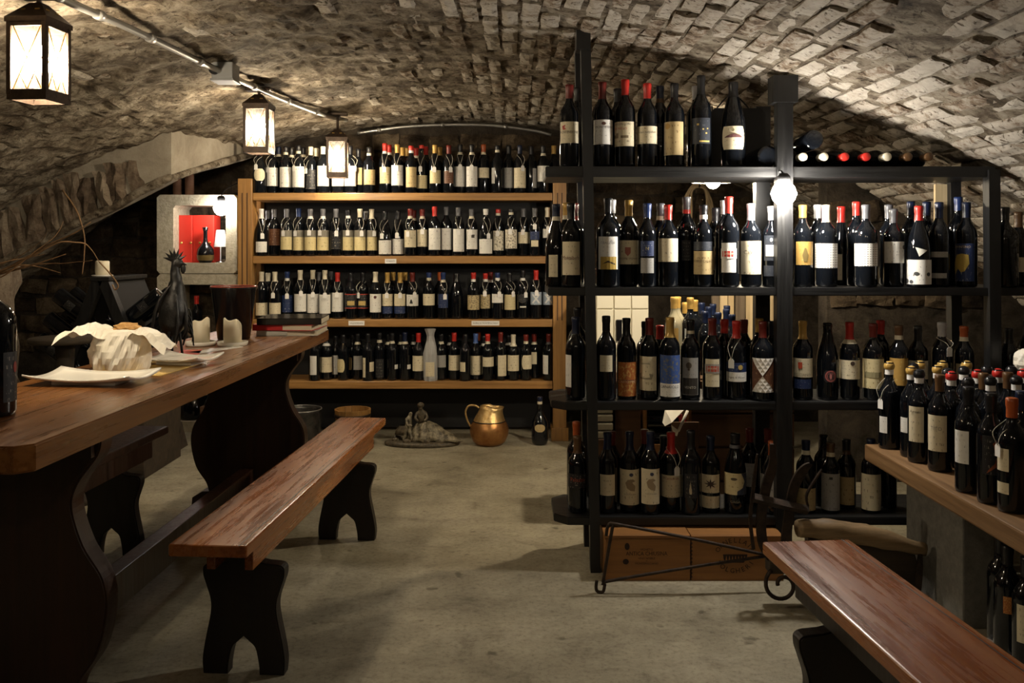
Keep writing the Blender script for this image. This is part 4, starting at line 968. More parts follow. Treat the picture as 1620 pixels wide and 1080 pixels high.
S2 = [B(880, 323, 'navy', [(868, 882, 403, 438, 'C')], cl=21, band='cream', kind='bg', dy=.03), B(903.5, 323, 'black', [(890, 917, 382, 435, 'C')], cl=25, texts=[('Montalbero', 903, 408, 6, (.18, .09, .07))]), bk(896, 322, 'gold', band='cream'), bk(909, 323, 'darkred', band='red'),
     B(962, 314, 'black', [(947, 977, 374, 426, 'W')], R=.044, texts=[('I BALZINI', 962, 384, 4, (.3, .3, .33))], shapes=[([rect(951, 406, 974, 426)], (.48, .32, .06), 0), ([[(953, 418), (962, 412), (972, 417), (972, 419), (962, 415)]], (.03, .02, .01), 0)]),
     B(994.5, 317, 'gold', [(978, 1011, 380, 418, 'C')], cl=25, texts=[('PODERE VIGNAIE', 994, 409, 3, (.14, .08, .05))], shapes=[([[(990, 391), (997, 391), (997, 400), (993.5, 405), (990, 400)]], (.38, .12, .08), 0)]), bk(968, 316, 'silver'),
     B(1024, 323, 'blue', [(1015, 1035, 381, 405, 'N'), (1015, 1035, 408, 432, 'S')], R=.034, texts=[('N', 1025, 393, 5, (.6, .5, .25))]),
     bk(1045, 323, 'grey', band='cream'), B(1057, 324, 'red', [(1040, 1071, 377, 414, 'C')], cl=23), bk(1086, 312, 'grey', band='red', labels=[(1079, 1093, 380, 412, 'K')]),
     B(1113, 325, 'black', [(1095, 1127, 397, 434, 'G'), (1096, 1127, 382, 396, 'L')], cl=17, band='white', texts=[('NOBILE CASALTE', 1111, 413, 3.6, (.12, .08, .04))]), bk(1132, 330, 'black', labels=[(1130, 1136, 390, 427, 'C')]),
     B(1153, 312, 'red', [(1142, 1164, 384, 431, 'W')], cl=26, shapes=[([rect(1141, 393, 1165, 409)], (.74, .72, .67), 0), ([rect(1143.5, 397, 1162, 406)], (.55, .04, .03), 0)], texts=[('BARON', 1153, 401.5, 3.6, (.8, .7, .5))]), bk(1146, 318, 'silver'),
     B(1188, 322, 'silver', [(1172, 1204, 381, 434, 'C')], cl=26, texts=[('CaV', 1184, 399, 6, (.1, .08, .06))]), B(1221, 327, 'silver', [(1210, 1233, 372, 412, 'L'), (1209, 1233, 420, 437, 'L')], shapes=[([rect(1213, 387, 1228, 405), ell(1221, 379, 2, 3)], (.72, .70, .66), 0)]),
     B(1270, 325, 'gold', [(1260, 1285, 382, 419, 'F')], cl=20, shapes=[([[(1270, 414), (1268, 404), (1271, 392), (1273, 392), (1276, 404), (1274, 414)]], (.14, .10, .03), 0)]), bk(1294, 324, 'silver'), B(1307, 324, 'cream', [(1290, 1325, 385, 424, 'D')], cl=27, R=.041),
     B(1331, 327, 'red', [(1322, 1333, 402, 443, 'C')], cl=25, kind='bg', dy=.085, R=.037), B(1370, 325, 'grey', [(1352, 1387, 385, 421, 'D')], cl=22, R=.041), bk(1355, 319, 'red'), bk(1406, 325, 'grey'),
     B(1413.5, 330, 'grey', [(1400, 1431, 382, 416, 'W')], cl=22, shapes=[([ell(1426, 391, 2.5, 3.5)], (.08, .07, .06), 0)]), bk(1441, 320, 'navy'),
     B(1453.5, 327, 'red', [(1434, 1471, 411, 450, 'U')], cl=23, kind='bg', R=.044, shapes=[([[(1449, 391), (1462, 396), (1453, 406)]], (.7, .68, .6), 0), ([ell(1464, 434, 2.6, 3.2), ell(1450, 433, 3, 3), ell(1437, 445, 3.5, 4), ell(1444, 446, 2.2, 3)], (.04, .04, .04), 0)]),
     bk(1466, 320, 'navy'), B(1485.5, 320, 'navy', [(1472, 1497, 398, 407, 'S'), (1474, 1496, 432, 440, 'S')], cl=25), bk(1516, 313, 'blue'),
     B(1529, 320, 'navy', [(1512, 1540, 385, 445, 'N')], cl=24, texts=[('DIVINTINO', 1526, 390.5, 3.6, (.5, .4, .3))], shapes=[([[(1514, 416), (1519, 403), (1526, 401), (1533, 403), (1534, 417), (1529, 429), (1525, 431), (1521, 425), (1516, 435), (1514, 427)]], (.50, .36, .08), 0)]),
     B(1590, 328, 'black', R=.046, cl=20), B(1611, 335, 'brown', [(1603, 1621, 407, 430, 'C')], cl=24)]
row(S2, RB, RZ[1], "black rack's second shelf", "bottles on the black rack's second shelf")
row([B(911, 502, 'navy', [(895, 904, 562, 613, 'W')], cl=26, R=.039), bk(914, 486, 'black'),
     B(959, 500, 'black', [(947, 966, 562, 588, 'C')], cl=24), B(991, 503, 'black', [(978, 1007, 573, 627, 'O')], cl=28, texts=[('CASTO PINTO', 992, 604, 4, (.6, .45, .3))], shapes=[([rect(979, 601, 1006, 602)], (.12, .02, .015), 0)]),
     bk(1021, 508, 'black'), B(1027.5, 503, 'darkred', [(1011, 1038, 564, 618, 'C')], cl=26, texts=[('Capannelle', 1023, 575, 4, (.1, .08, .05))], shapes=[([[(1014, 592), (1018, 591), (1017, 597), (1024, 598), (1030, 597), (1029, 591), (1034, 592), (1032, 600), (1016, 600)]], (.30, .26, .18), 0)]),
     bk(1044, 515, 'red', dy=.06), B(1060, 502, 'gold', [(1045, 1076, 562, 607, 'V'), (1045, 1076, 607, 628, 'W')], cl=31, texts=[('CANAIOLO', 1060, 612, 4.6, (.08, .08, .09))]),
     B(1092, 505, 'black', [(1080, 1104, 566, 625, 'S')], cl=28, ring='cream', texts=[('VENTO', 1092, 613, 4, (.5, .48, .42))], shapes=[([ell(1090, 578, 4, 5), rect(1088.5, 583, 1091.5, 586)], (.08, .06, .04), 0), ([rect(1081, 598, 1103, 624)], (.035, .03, .025), 0)]),
     B(1127, 504, 'darkred', [(1118, 1139, 568, 612, 'C')], cl=26, texts=[('JERRONE', 1128, 583, 3.4, (.7, .6, .45))], shapes=[([rect(1117, 576, 1139.5, 591)], (.30, .28, .25), 0), ([rect(1119.5, 579, 1137.5, 588)], (.42, .06, .03), 0)]),
     bk(1146, 505, 'red'), bk(1177, 505, 'darkred'), B(1165, 508, 'red', [(1150, 1182, 574, 589, 'N'), (1150, 1182, 589, 604, 'W')], cl=27, tagp=(1157, 575), texts=[('Vigna di Alceo', 1166, 597, 4.5, (.08, .05, .03))], shapes=[([ell(1171, 581, 3, 4)], (.45, .33, .10), 0)]),
     bk(1201, 504, 'gold'), B(1207, 509, 'darkred', [(1191, 1223, 567, 621, 'B')], cl=25, R=.041, shapes=[([[(1191, 567), (1223, 567), (1206.5, 595)], [(1206.5, 595), (1223, 621), (1191, 621)]], (.72, .68, .62), 0)], texts=[('Ca Marcanda', 1207, 574, 3, (.3, .25, .22))]), bk(1222, 508, 'navy', labels=[(1224, 1230, 575, 604, 'S')]),
     B(1270, 509, 'gold', [(1256, 1285, 567, 597, 'C'), (1258, 1283, 600, 615, 'N')], cl=28, texts=[('FELCIANO', 1270, 593, 4, (.2, .16, .1))], shapes=[([[(1265, 573), (1270, 573), (1270, 582), (1267, 584), (1265, 582)]], (.5, .07, .03), 0)]),
     B(1309, 510, None, [(1303, 1322, 586, 605, 'K', .3)], kind='ch', R=.040, shapes=[([ell(1312.5, 595, 8, 9, 20)], (.35, .09, .08), 0), ([ell(1312.5, 595, 6.2, 7, 20)], (.012, .012, .014), 0), ([rect(1307.5, 590, 1317.5, 592), rect(1311.4, 592, 1313.6, 601)], (.55, .22, .2), 0)]),
     B(1344, 511, 'red', [(1329, 1359, 570, 600, 'C')], cl=28, band='cream', shapes=[([ell(1347.5, 575, 2.6, 3.4)], (.05, .03, .02), 0)]), B(1381.5, 512, 'darkred', [(1366, 1397, 568, 615, 'Y')], cl=21, R=.040, shapes=[([rect(1371, 589, 1392, 598)], (.30, .26, .14), 0)]), bk(1393, 508, 'red'),
     B(1422, 515, 'brown', [(1408, 1434, 567, 610, 'F')], cl=17, band='cream'), B(1452, 515, 'black', [(1432, 1466, 571, 600, 'C')]), B(1490, 511, 'silver', cl=22, tagp=(1501, 556)), B(1525, 516, 'orange', [(1512, 1534, 576, 600, 'Y')], cl=18, band='cream'),
     B(1596, 519, 'black', cl=24), B(1625, 508, 'black', [(1605, 1637, 551, 581, 'C')])],
    RB, RZ[2], "black rack's third shelf", "bottles on the black rack's third shelf")
row([B(913.5, 691, 'brown', [(899, 928, 750, 772, 'K')], cl=26, texts=[('Palazzo', 914, 759, 6, (.32, .06, .03))]), bk(912, 668, 'orange', dy=.04),
     B(961, 684, 'navy', [(950, 973, 751, 784, 'C')], cl=26), bk(968, 682, 'darkred'), B(996, 684, 'navy', [(981, 1011, 743, 799, 'C')], cl=28, texts=[('LUCIOLAIA', 997, 782, 2.6, (.2, .16, .1))], shapes=[([[(991, 764), (994, 759), (1000, 758), (1003, 761), (999, 763), (1003, 770), (1002, 777), (997, 776), (993, 772)]], (.30, .22, .13), 0), ([ell(998, 751, 2.4, 2.8)], (.05, .05, .09), 0)]),
     B(1029, 682, 'navy', [(1015, 1043, 742, 798, 'C')], cl=28, texts=[('LUCIOLAIA', 1030, 781, 2.6, (.2, .16, .1))], shapes=[([[(1024, 763), (1027, 758), (1033, 757), (1036, 760), (1032, 762), (1036, 769), (1035, 776), (1030, 775), (1026, 771)]], (.30, .22, .13), 0), ([ell(1031, 750, 2.4, 2.8)], (.05, .05, .09), 0)]), bk(1020, 680, 'darkred'), bk(1050, 690, 'black'),
     B(1061.5, 684, 'red', [(1046, 1078, 752, 787, 'C')], cl=35, tagp=(1071, 745), texts=[('Il Carnasciale', 1062, 757, 3.6, (.35, .10, .06))]), B(1093, 681, 'black', [(1085, 1104, 750, 788, 'K')], cl=28, shapes=[([[(1093, 782), (1092, 776), (1094, 762), (1096, 776), (1096, 782)]], (.45, .38, .25), 0)]),
     B(1124, 690, 'navy', [(1110, 1137, 751, 780, 'C'), (1110, 1137, 785, 804, 'C')], cl=22, shapes=[([[(1123.5 + (8.5 if i % 2 == 0 else 3.2) * math.sin(i * PI / 8), 765.5 - (8.5 if i % 2 == 0 else 3.2) * math.cos(i * PI / 8)) for i in range(16)]], (.05, .03, .025), 0)]),
     B(1163, 686, 'black', [(1146, 1179, 749, 783, 'Y')], cl=14, ring='grey', R=.042, kind='ch', texts=[('GAGA', 1163, 794, 4, (.25, .22, .16))], shapes=[([[(1170, 749), (1179, 749), (1179, 783), (1165, 783), (1165, 777), (1172, 772), (1175, 762)]], (.03, .04, .07), 0), ([ell(1161, 758, 4, 2.2)], (.09, .07, .04), 0)]),
     bk(1186, 678, 'darkred', labels=[(1178, 1196, 733, 770, 'S')]), B(1222, 697, 'orange', [(1208, 1237, 753, 800, 'S')], cl=22), bk(1215, 678, 'darkred', labels=[(1203, 1216, 750, 790, 'S')]),
     B(1275, 697, 'navy', [(1262, 1290, 773, 808, 'G')], cl=17, band='cream'), B(1314, 700, 'brown', [(1301, 1328, 752, 810, 'S')], cl=16, band='cream', shapes=[([rect(1313, 757, 1317, 761)], (.03, .03, .03), 0)]), bk(1303, 687, None),
     B(1339, 695, 'black', [(1329, 1352, 755, 799, 'G')], cl=18, band='brown', dy=.06), B(1378, 695, 'navy', [(1362, 1392, 757, 814, 'C', .12)], cl=28), B(1404, 705, 'black', dy=.06)],
    RB, RZ[3], "black rack's bottom shelf", "bottles on the black rack's bottom shelf")

# --- lying bottles on the black rack's top shelf
def lying(x, y, Ytip, base_front, cap, label, group, H=.30, R=.037, X=None, Z=None, yaw=0.0):
    t = thing('wine_bottle', label, 'bottle', (0, 0, 0), 0, group)
    obj('glass_body', body_mesh('bx', H, R), GLASS, t)
    if cap: obj('capsule', sleeve('bx', H, R, H - .05, H, .0007, True), cap_mat(cap), t)
    X = px(x, Ytip) if X is None else X; Z = pz(y, Ytip) if Z is None else Z
    if base_front: t.location = (X, Ytip, Z); t.rotation_euler = (-PI / 2, 0, yaw)
    else: t.location = (X, Ytip + H, Z); t.rotation_euler = (PI / 2, 0, yaw)
    return t
for k, (x, c) in enumerate(((1271, 'cream'), (1304, 'cream'), (1337, 'red'), (1371, 'red'), (1404, 'cream'), (1437, 'brown'), (1470, 'brown'))):
    lying(x, 0, RY + .02, False, c, '%s-capped bottle lying neck forward, %s from left of the lying row on the rack' % (c, ordinal(k + 1)), 'bottles lying on the black rack\'s top', Z=RZ[0] + .0375)
lying(1288, 0, RY + .03, True, 'black', 'dark bottle lying base forward on top of the lying row', 'bottles lying on the black rack\'s top', Z=RZ[0] + .104)
lying(1216, 0, RY + .02, True, 'black', 'dark bottle lying base forward just left of the middle post', 'bottles lying on the black rack\'s top', Z=RZ[0] + .0405, R=.040)
def hung_sign():
    Y = RY + .24; a, b = P(1123, 235, Y), P(1211, 171, Y)
    t = thing('chalk_board', 'blank black board with a cord handle on the black rack\'s top shelf', 'board', ((a.x + b.x) / 2, Y, RZ[0]))
    pl = [(p.x, p.y) for p in ((Vector((a.x, RZ[0] + .0))), (Vector((b.x - .0, RZ[0]))), )]
    c = .02
    poly = [(a.x, RZ[0] + .002), (b.x - .03, RZ[0] + .002), (b.x, RZ[0] + .05), (b.x, b.z - c), (b.x - c, b.z), (a.x + c, b.z), (a.x, b.z - c)]
    wpart('panel', prism(poly, Y, Y + .012, 'Y', .002), BLACKM, t)
    wpart('cord', tube(spline([(px(1134, Y), Y, b.z), P(1150, 153, Y), P(1158, 148, Y), P(1170, 156, Y), (px(1184, Y), Y, b.z)], 6), .003, 6), BLACKM, t)
hung_sign()

# ================================================================ PLANK BENCH WITH BOTTLES (right)
PZ = .4825
def make_plank():
    t = thing('bottle_bench', 'thick old plank bench carrying bottles, at the right edge', 'bench', (1.66, 2.6, 0))
    wpart('plank', box(1.30, 1.70, PZ - .058, 2.10, 3.265, PZ, .006), PLANKW, t)
    wpart('support_block', box(1.425, 2.80, 0, 1.53, 3.20, PZ - .058, .006), CONCD, t)
    wpart('support_block', box(1.425, 1.75, 0, 1.53, 2.05, PZ - .058, .006), CONCD, t)
    wpart('support_block', box(1.98, 1.75, 0, 2.09, 3.2, PZ - .058, .006), CONCD, t)
make_plank()
BEN = [  # x, top y, cap, wax, labels, kind, tag
    (1415, 573, 'gold', 1, [(-14, -3, 660, 686, 'W')], (-13, 640)), (1446, 570, 'gold', 1, [], None), (1442, 580, 'gold', 1, [(-15, -4, 662, 686, 'W')], None), (1454, 585, 'black', 1, [(-15, 6, 644, 700, 'C')], None),
    (1452, 575, 'black', 1, [], None), (1482, 569, 'gold', 1, [], None), (1478, 579, 'gold', 1, [], None), (1487, 593, 'brown', 0, [(-17, 9, 658, 715, 'C')], None), (1491, 582, 'black', 1, [], None),
    (1503, 587, 'red', 1, [], None), (1516, 568, 'gold', 1, [], None), (1528, 581, 'black', 1, [], None), (1532, 598, 'black', 1, [], None), (1544, 585, 'red', 1, [], None), (1555, 590, 'brown', 0, [], None),
    (1566, 580, 'black', 1, [], None), (1567, 596, 'black', 1, [], None), (1580, 584, 'red', 1, [], None), (1591, 588, 'brown', 0, [], None), (1601, 580, 'black', 1, [], None), (1608, 595, 'black', 1, [], None), (1615, 584, 'red', 1, [], None),
    (1532, 612, 'black', 0, [(-19, 0, 683, 735, 'W')], None), (1568, 622, 'black', 0, [(-16, 8, 690, 752, 'K')], None), (1601, 630, 'orange', 0, [(-20, -4, 712, 748, 'C'), (-20, -4, 766, 784, 'C')], (-20, 716)), (1616, 619, 'navy', 0, [(-12, 14, 700, 750, 'C')], None)]
def bench_bottles():
    n = len(BEN); pos = []
    for (x, yt, *r) in BEN:
        Y = F * (EYE - PZ - .31) / (yt - HY); pos.append([(x - CX) * Y / F, Y])
    for it in range(80):
        for i in range(n):
            for j in range(i + 1, n):
                dx, dy = pos[j][0] - pos[i][0], pos[j][1] - pos[i][1]; d = math.hypot(dx, dy)
                if d < .081:
                    k = (.081 - d) / 2 / max(d, 1e-6); pos[i][0] -= dx * k; pos[i][1] -= dy * k; pos[j][0] += dx * k; pos[j][1] += dy * k
            pos[i][0] = max(1.352, min(2.04, pos[i][0])); pos[i][1] = min(3.222, pos[i][1])
    order = sorted(range(n), key=lambda i: CX + pos[i][0] * F / pos[i][1])
    for k, i in enumerate(order):
        x, yt, cap, wax, labs, tg = BEN[i]; X, Y = pos[i]; cx = CX + X * F / Y
        L = [(cx + a, cx + b, c, d, s) for a, b, c, d, s in labs]
        what = ('%s waxed' if wax else '%s-capped') % cap
        lab = '%s bottle%s, %s from left among the plank bench bottles' % (what, ' with %s label' % LWORD[labs[0][4]] if labs else '', ordinal(k + 1))
        kw = {}
        if (x, yt) == (1568, 622): kw['shapes'] = [([[(cx - 2, 702), (cx + 6, 694), (cx + 8, 700), (cx + 2, 706), (cx + 7, 722), (cx + 4, 738), (cx - 10, 750), (cx - 8, 745), (cx + 1, 733), (cx + 3, 722)]], (.28, .07, .02), 0)]
        if (x, yt) == (1454, 585): kw['texts'] = [('Agresta', cx - 5, 652, 5, (.1, .08, .06))]
        if (x, yt) == (1487, 593): kw['texts'] = [('TITO', cx - 4, 679, 5.5, (.25, .22, .18))]
        bottle(cx, yt, Y, PZ, cap, None, None, L, label=lab, group='bottles on the plank bench', wax=bool(wax), H=.31, X=X, tagp=(cx + tg[0], tg[1]) if tg else None, **kw)
bench_bottles()
def wrapped(label, X, Y, z, H, gift=True, lab=None):
    t = thing('wrapped_bottle', label, 'bottle', (X, Y, z))
    pr = [(0, 0), (.040, 0), (.043, .02), (.042, .17), (.036, .21), (.026, .25), (.022, .28), (.026, .30), (.034, H), (.02, H + .004), (0, H - .006)]
    def fn(x, y, zz):
        a = math.atan2(y, x); k = 1 + .07 * math.sin(a * 7 + zz * 30) + .05 * math.sin(a * 3 - zz * 47); return (x * k, y * k, zz)
    obj('paper_wrap', lathe(pr, 30, False, fn), mat('grey_tissue_paper', (.42, .42, .42), .6), t)
    if lab: obj('paper_label', patch(.06, .09, .047, 0.0, .03), label_mat('C'), t)
wrapped('bottle wrapped in pale tissue paper on pine rack\'s bottom shelf', px(681, PB - .02), PB - .02, SHB[3], .325, lab=True)
def napkin_bottle():
    X, Y = 1.86, 3.19
    t = thing('wrapped_bottle', 'bottle topped with crumpled white tissue behind the plank bench bottles', 'bottle', (X, Y, PZ))
    obj('glass_body', body_mesh('bx', .31, .037), GLASS, t)
    obj('tissue', ico(.045, 3, lambda v: v * (1 + .22 * mn.noise(v * 60)), False, at=(0, 0, .315)), PAPER, t)
napkin_bottle()
# slab and bottles below the plank bench
t = thing('stone_slab', 'white painted stone slab on the floor below the plank bench', 'slab', (1.58, 2.3, 0))
m = box(1.385, 1.7, 0, 1.78, 2.655, .04, .012, 3); wpart('slab_top', m, WHITEST, t)
for (x, Y, labs, lab) in ((1583, 2.64, [(1573, 1586, 948, 985, 'S')], 'dark bottle with grey label, rearmost on the white slab'), (1594, 2.545, [(1584, 1596, 945, 972, 'O')], 'dark bottle with orange label, middle one on the white slab'), (1616, 2.45, [(1603, 1630, 960, 1020, 'C')], 'dark bottle with cream label, nearest on the white slab')):
    Xb = max(1.425, px(x, Y))
    bottle(CX + Xb * F / Y, 0, Y, .04, 'black', None, None, [(a + CX + Xb * F / Y - x, b + CX + Xb * F / Y - x, c, d, s) for a, b, c, d, s in labs], label=lab, group='bottles on the white slab', H=.31, X=Xb)

# ================================================================ BEHIND THE BLACK RACK
def behind():
    # cream cabinet with panel doors
    Y = 5.0; a, b = px(943, Y), px(1026, Y)
    t = thing('cream_cabinet', 'cream panelled cupboard seen behind the black rack\'s third shelf', 'cabinet', ((a + b) / 2, Y, 0))
    wpart('body', box(a, Y, 0, b, Y + .35, .985, .004), WHITEP, t)
    w = (b - a) / 3
    for i in range(3):
        for j, (z0, z1) in enumerate(((.28, .58), (.60, .855), (.862, .98))):
            d = wpart('door_panel', box(a + i * w + .003, Y - .014, z0, a + (i + 1) * w - .003, Y, z1, .003), WHITEP, t)
            if i == 1 and j == 1: wpart('handle', box(a + i * w + .012, Y - .03, z0 + .08, a + i * w + .045, Y - .014, z0 + .20, .004), BLACKP, d)
    # stacked wooden cases carrying bottles
    Y = 3.95
    t = thing('wooden_crate', 'dark wooden case behind the rack, carrying dark blue capped bottles', 'crate', (1.03, Y, 0)); 
    for k in range(4): wpart('slat', box(.80, Y, .02 + k * .15, 1.26, Y + .018, .16 + k * .15, .002), CRATED, t)
    wpart('body', box(.80, Y + .018, 0, 1.26, 4.56, .62, .003), CRATED, t)
    # brown carton, open case of lying bottles, folded papers
    t = thing('brown_carton', 'plain brown carton behind the rack below its third shelf', 'box', (.545, 3.95, 0))
    wpart('body', box(.46, 3.95, 0, .575, 4.2, .60, .003), CRATED, t)
    wpart('lid', box(.455, 3.94, .60, .58, 4.21, .612, .002), CRATED, t)
    t = thing('paper_stack', 'stack of folded papers behind the rack at its left end', 'papers', (.40, 4.0, 0))
    wpart('crate_base', box(.352, 3.9, 0, .45, 4.2, .36, .003), CRATED, t)
    for k in range(5): wpart('folded_paper', box(.355 + .004 * (k % 2), 3.91 + .006 * k, .362 + .036 * k, .448, 4.19, .392 + .036 * k, .006), mat('old_newsprint', (.42, .38, .28), .8), t)
    t = thing('bottle_case', 'open wooden case of lying bottles behind the rack', 'crate', (.69, 4.0, 0))
    wpart('floor_panel', box(.585, 3.92, .30, .795, 4.28, .315), CRATEW, t)
    wpart('side_panel', box(.585, 3.92, 0, .597, 4.28, .50), CRATEW, t); wpart('side_panel', box(.783, 3.92, 0, .795, 4.28, .50), CRATEW, t); wpart('front_panel', box(.597, 3.915, .0, .783, 3.927, .335), CRATEW, t)
    k = 0
    for z in (.352, .428, .504):
        for yy in (3.975, 4.055):
            q = thing('wine_bottle', ['lower front', 'lower rear', 'middle front', 'middle rear', 'upper front', 'upper rear'][k] + ' red-capped bottle lying in the open case behind the rack', 'bottle', (.60 if False else .44 + .0, yy, z), 0, 'bottles in the open case')
            q.location = (.598 - .0, yy, z); q.rotation_euler = (0, PI / 2, 0)
            obj('glass_body', body_mesh('bx', .25, .036), GLASS, q); obj('capsule', sleeve('bx', .25, .036, .205, .25, .0007, True), cap_mat('red'), q); k += 1
            q.location.x = .54 - .0
            q.location.x = .60
            q.scale = (.74, 1, 1) if False else (1, 1, .72)
    t = thing('folded_leaflet', 'creased pale leaflet leaning beside the open case of bottles', 'paper', (.86, 3.88, .33))
    v = [P(1052, 668, 3.86), P(1082, 649, 3.86), P(1092, 649, 3.88), P(1066, 688, 3.86), P(1074, 695, 3.85), P(1062, 675, 3.84)]
    m1 = me_from([P(1048, 668, 3.87), P(1052, 648, 3.90), P(1082, 648, 3.86), P(1063, 668, 3.83), P(1052, 674, 3.85)], [(0, 1, 2, 3, 4)]); wpart('sheet', m1, PAPER, t)
    wpart('sheet', me_from([P(1062, 672, 3.85), P(1074, 681, 3.84), P(1071, 690, 3.86), P(1065, 687, 3.87)], [(0, 1, 2, 3)]), PAPER, t)
    wpart('fold', tube([P(1088, 649, 3.86), P(1073, 682, 3.85)], .006, 6), PAPER, t)
    wpart('backing_card', box(.70, 3.885, 0, .82, 3.893, .44, .001), CRATED, t)
    t['label'] = t['label']
    # pale planks standing on end
    Y = 4.78
    xs = [1126, 1139, 1153, 1164, 1180, 1196, 1207, 1216, 1229]
    for i in range(len(xs) - 1):
        a, b = px(xs[i], Y) + .003, px(xs[i + 1], Y) - .003; bark = i in (0, 3, 5, 6)
        tt = obj('sawn_plank', jitter(box(a, Y + (i % 3) * .012, 0, b, Y + .03 + (i % 3) * .012, 1.02 + .03 * math.sin(i * 2.1), .002), .002, 20, i), BARKW if bark else PALEW)
        tag(tt, '%s sawn plank standing on end, %s from left behind the rack' % ('grey bark-edged' if bark else 'pale', ordinal(i + 1)), 'plank', 'planks standing behind the rack')
    # bottles on the case
    row([B(1066, 470, 'gold', glass=CLEAR, labels=[(1060, 1074, 519, 540, 'F')]), B(1092, 471, 'gold', dy=.0, labels=[(1083, 1090, 520, 545, 'W')]), B(1115, 492, 'navy', dy=-.06), B(1136, 495, 'navy', dy=-.03), B(1158, 498, 'navy', dy=-.06),
         bk(1072, 470, 'gold', glass=CLEAR), bk(1099, 474, 'gold'), bk(1121, 485, 'navy'), bk(1149, 489, 'navy')], 4.12, .62, "case behind black rack", 'bottles behind the black rack', .10)
    row([B(1110, 480, 'navy'), B(1128, 481, 'navy'), B(1150, 484, 'navy'), B(1084, 478, 'gold')], 4.34, .62, "crates behind black rack", 'bottles on the far side of the case')
    # coil of rope hung on the end wall
    t = thing('rope_coil', 'coil of old rope hanging on the wall behind the rack', 'rope', P(1105, 290, 5.3))
    c = P(1105, 330, 5.3)
    for k in range(4):
        pts = [(c.x + (.055 + .008 * k) * math.sin(a) + .01 * math.sin(3 * a + k), c.y + .012 * k - .02, c.z + (.13 + .012 * k) * math.cos(a)) for a in np.linspace(0, 2 * PI, 26)[:-1]]
        wpart('loop', tube(pts, .007, 6, True), ROPE, t)
    wpart('hook', tube([c + Vector((0, .8, .15)), c + Vector((0, -.03, .13)), c + Vector((0, -.05, .16))], .006, 6), IRON, t)
behind()

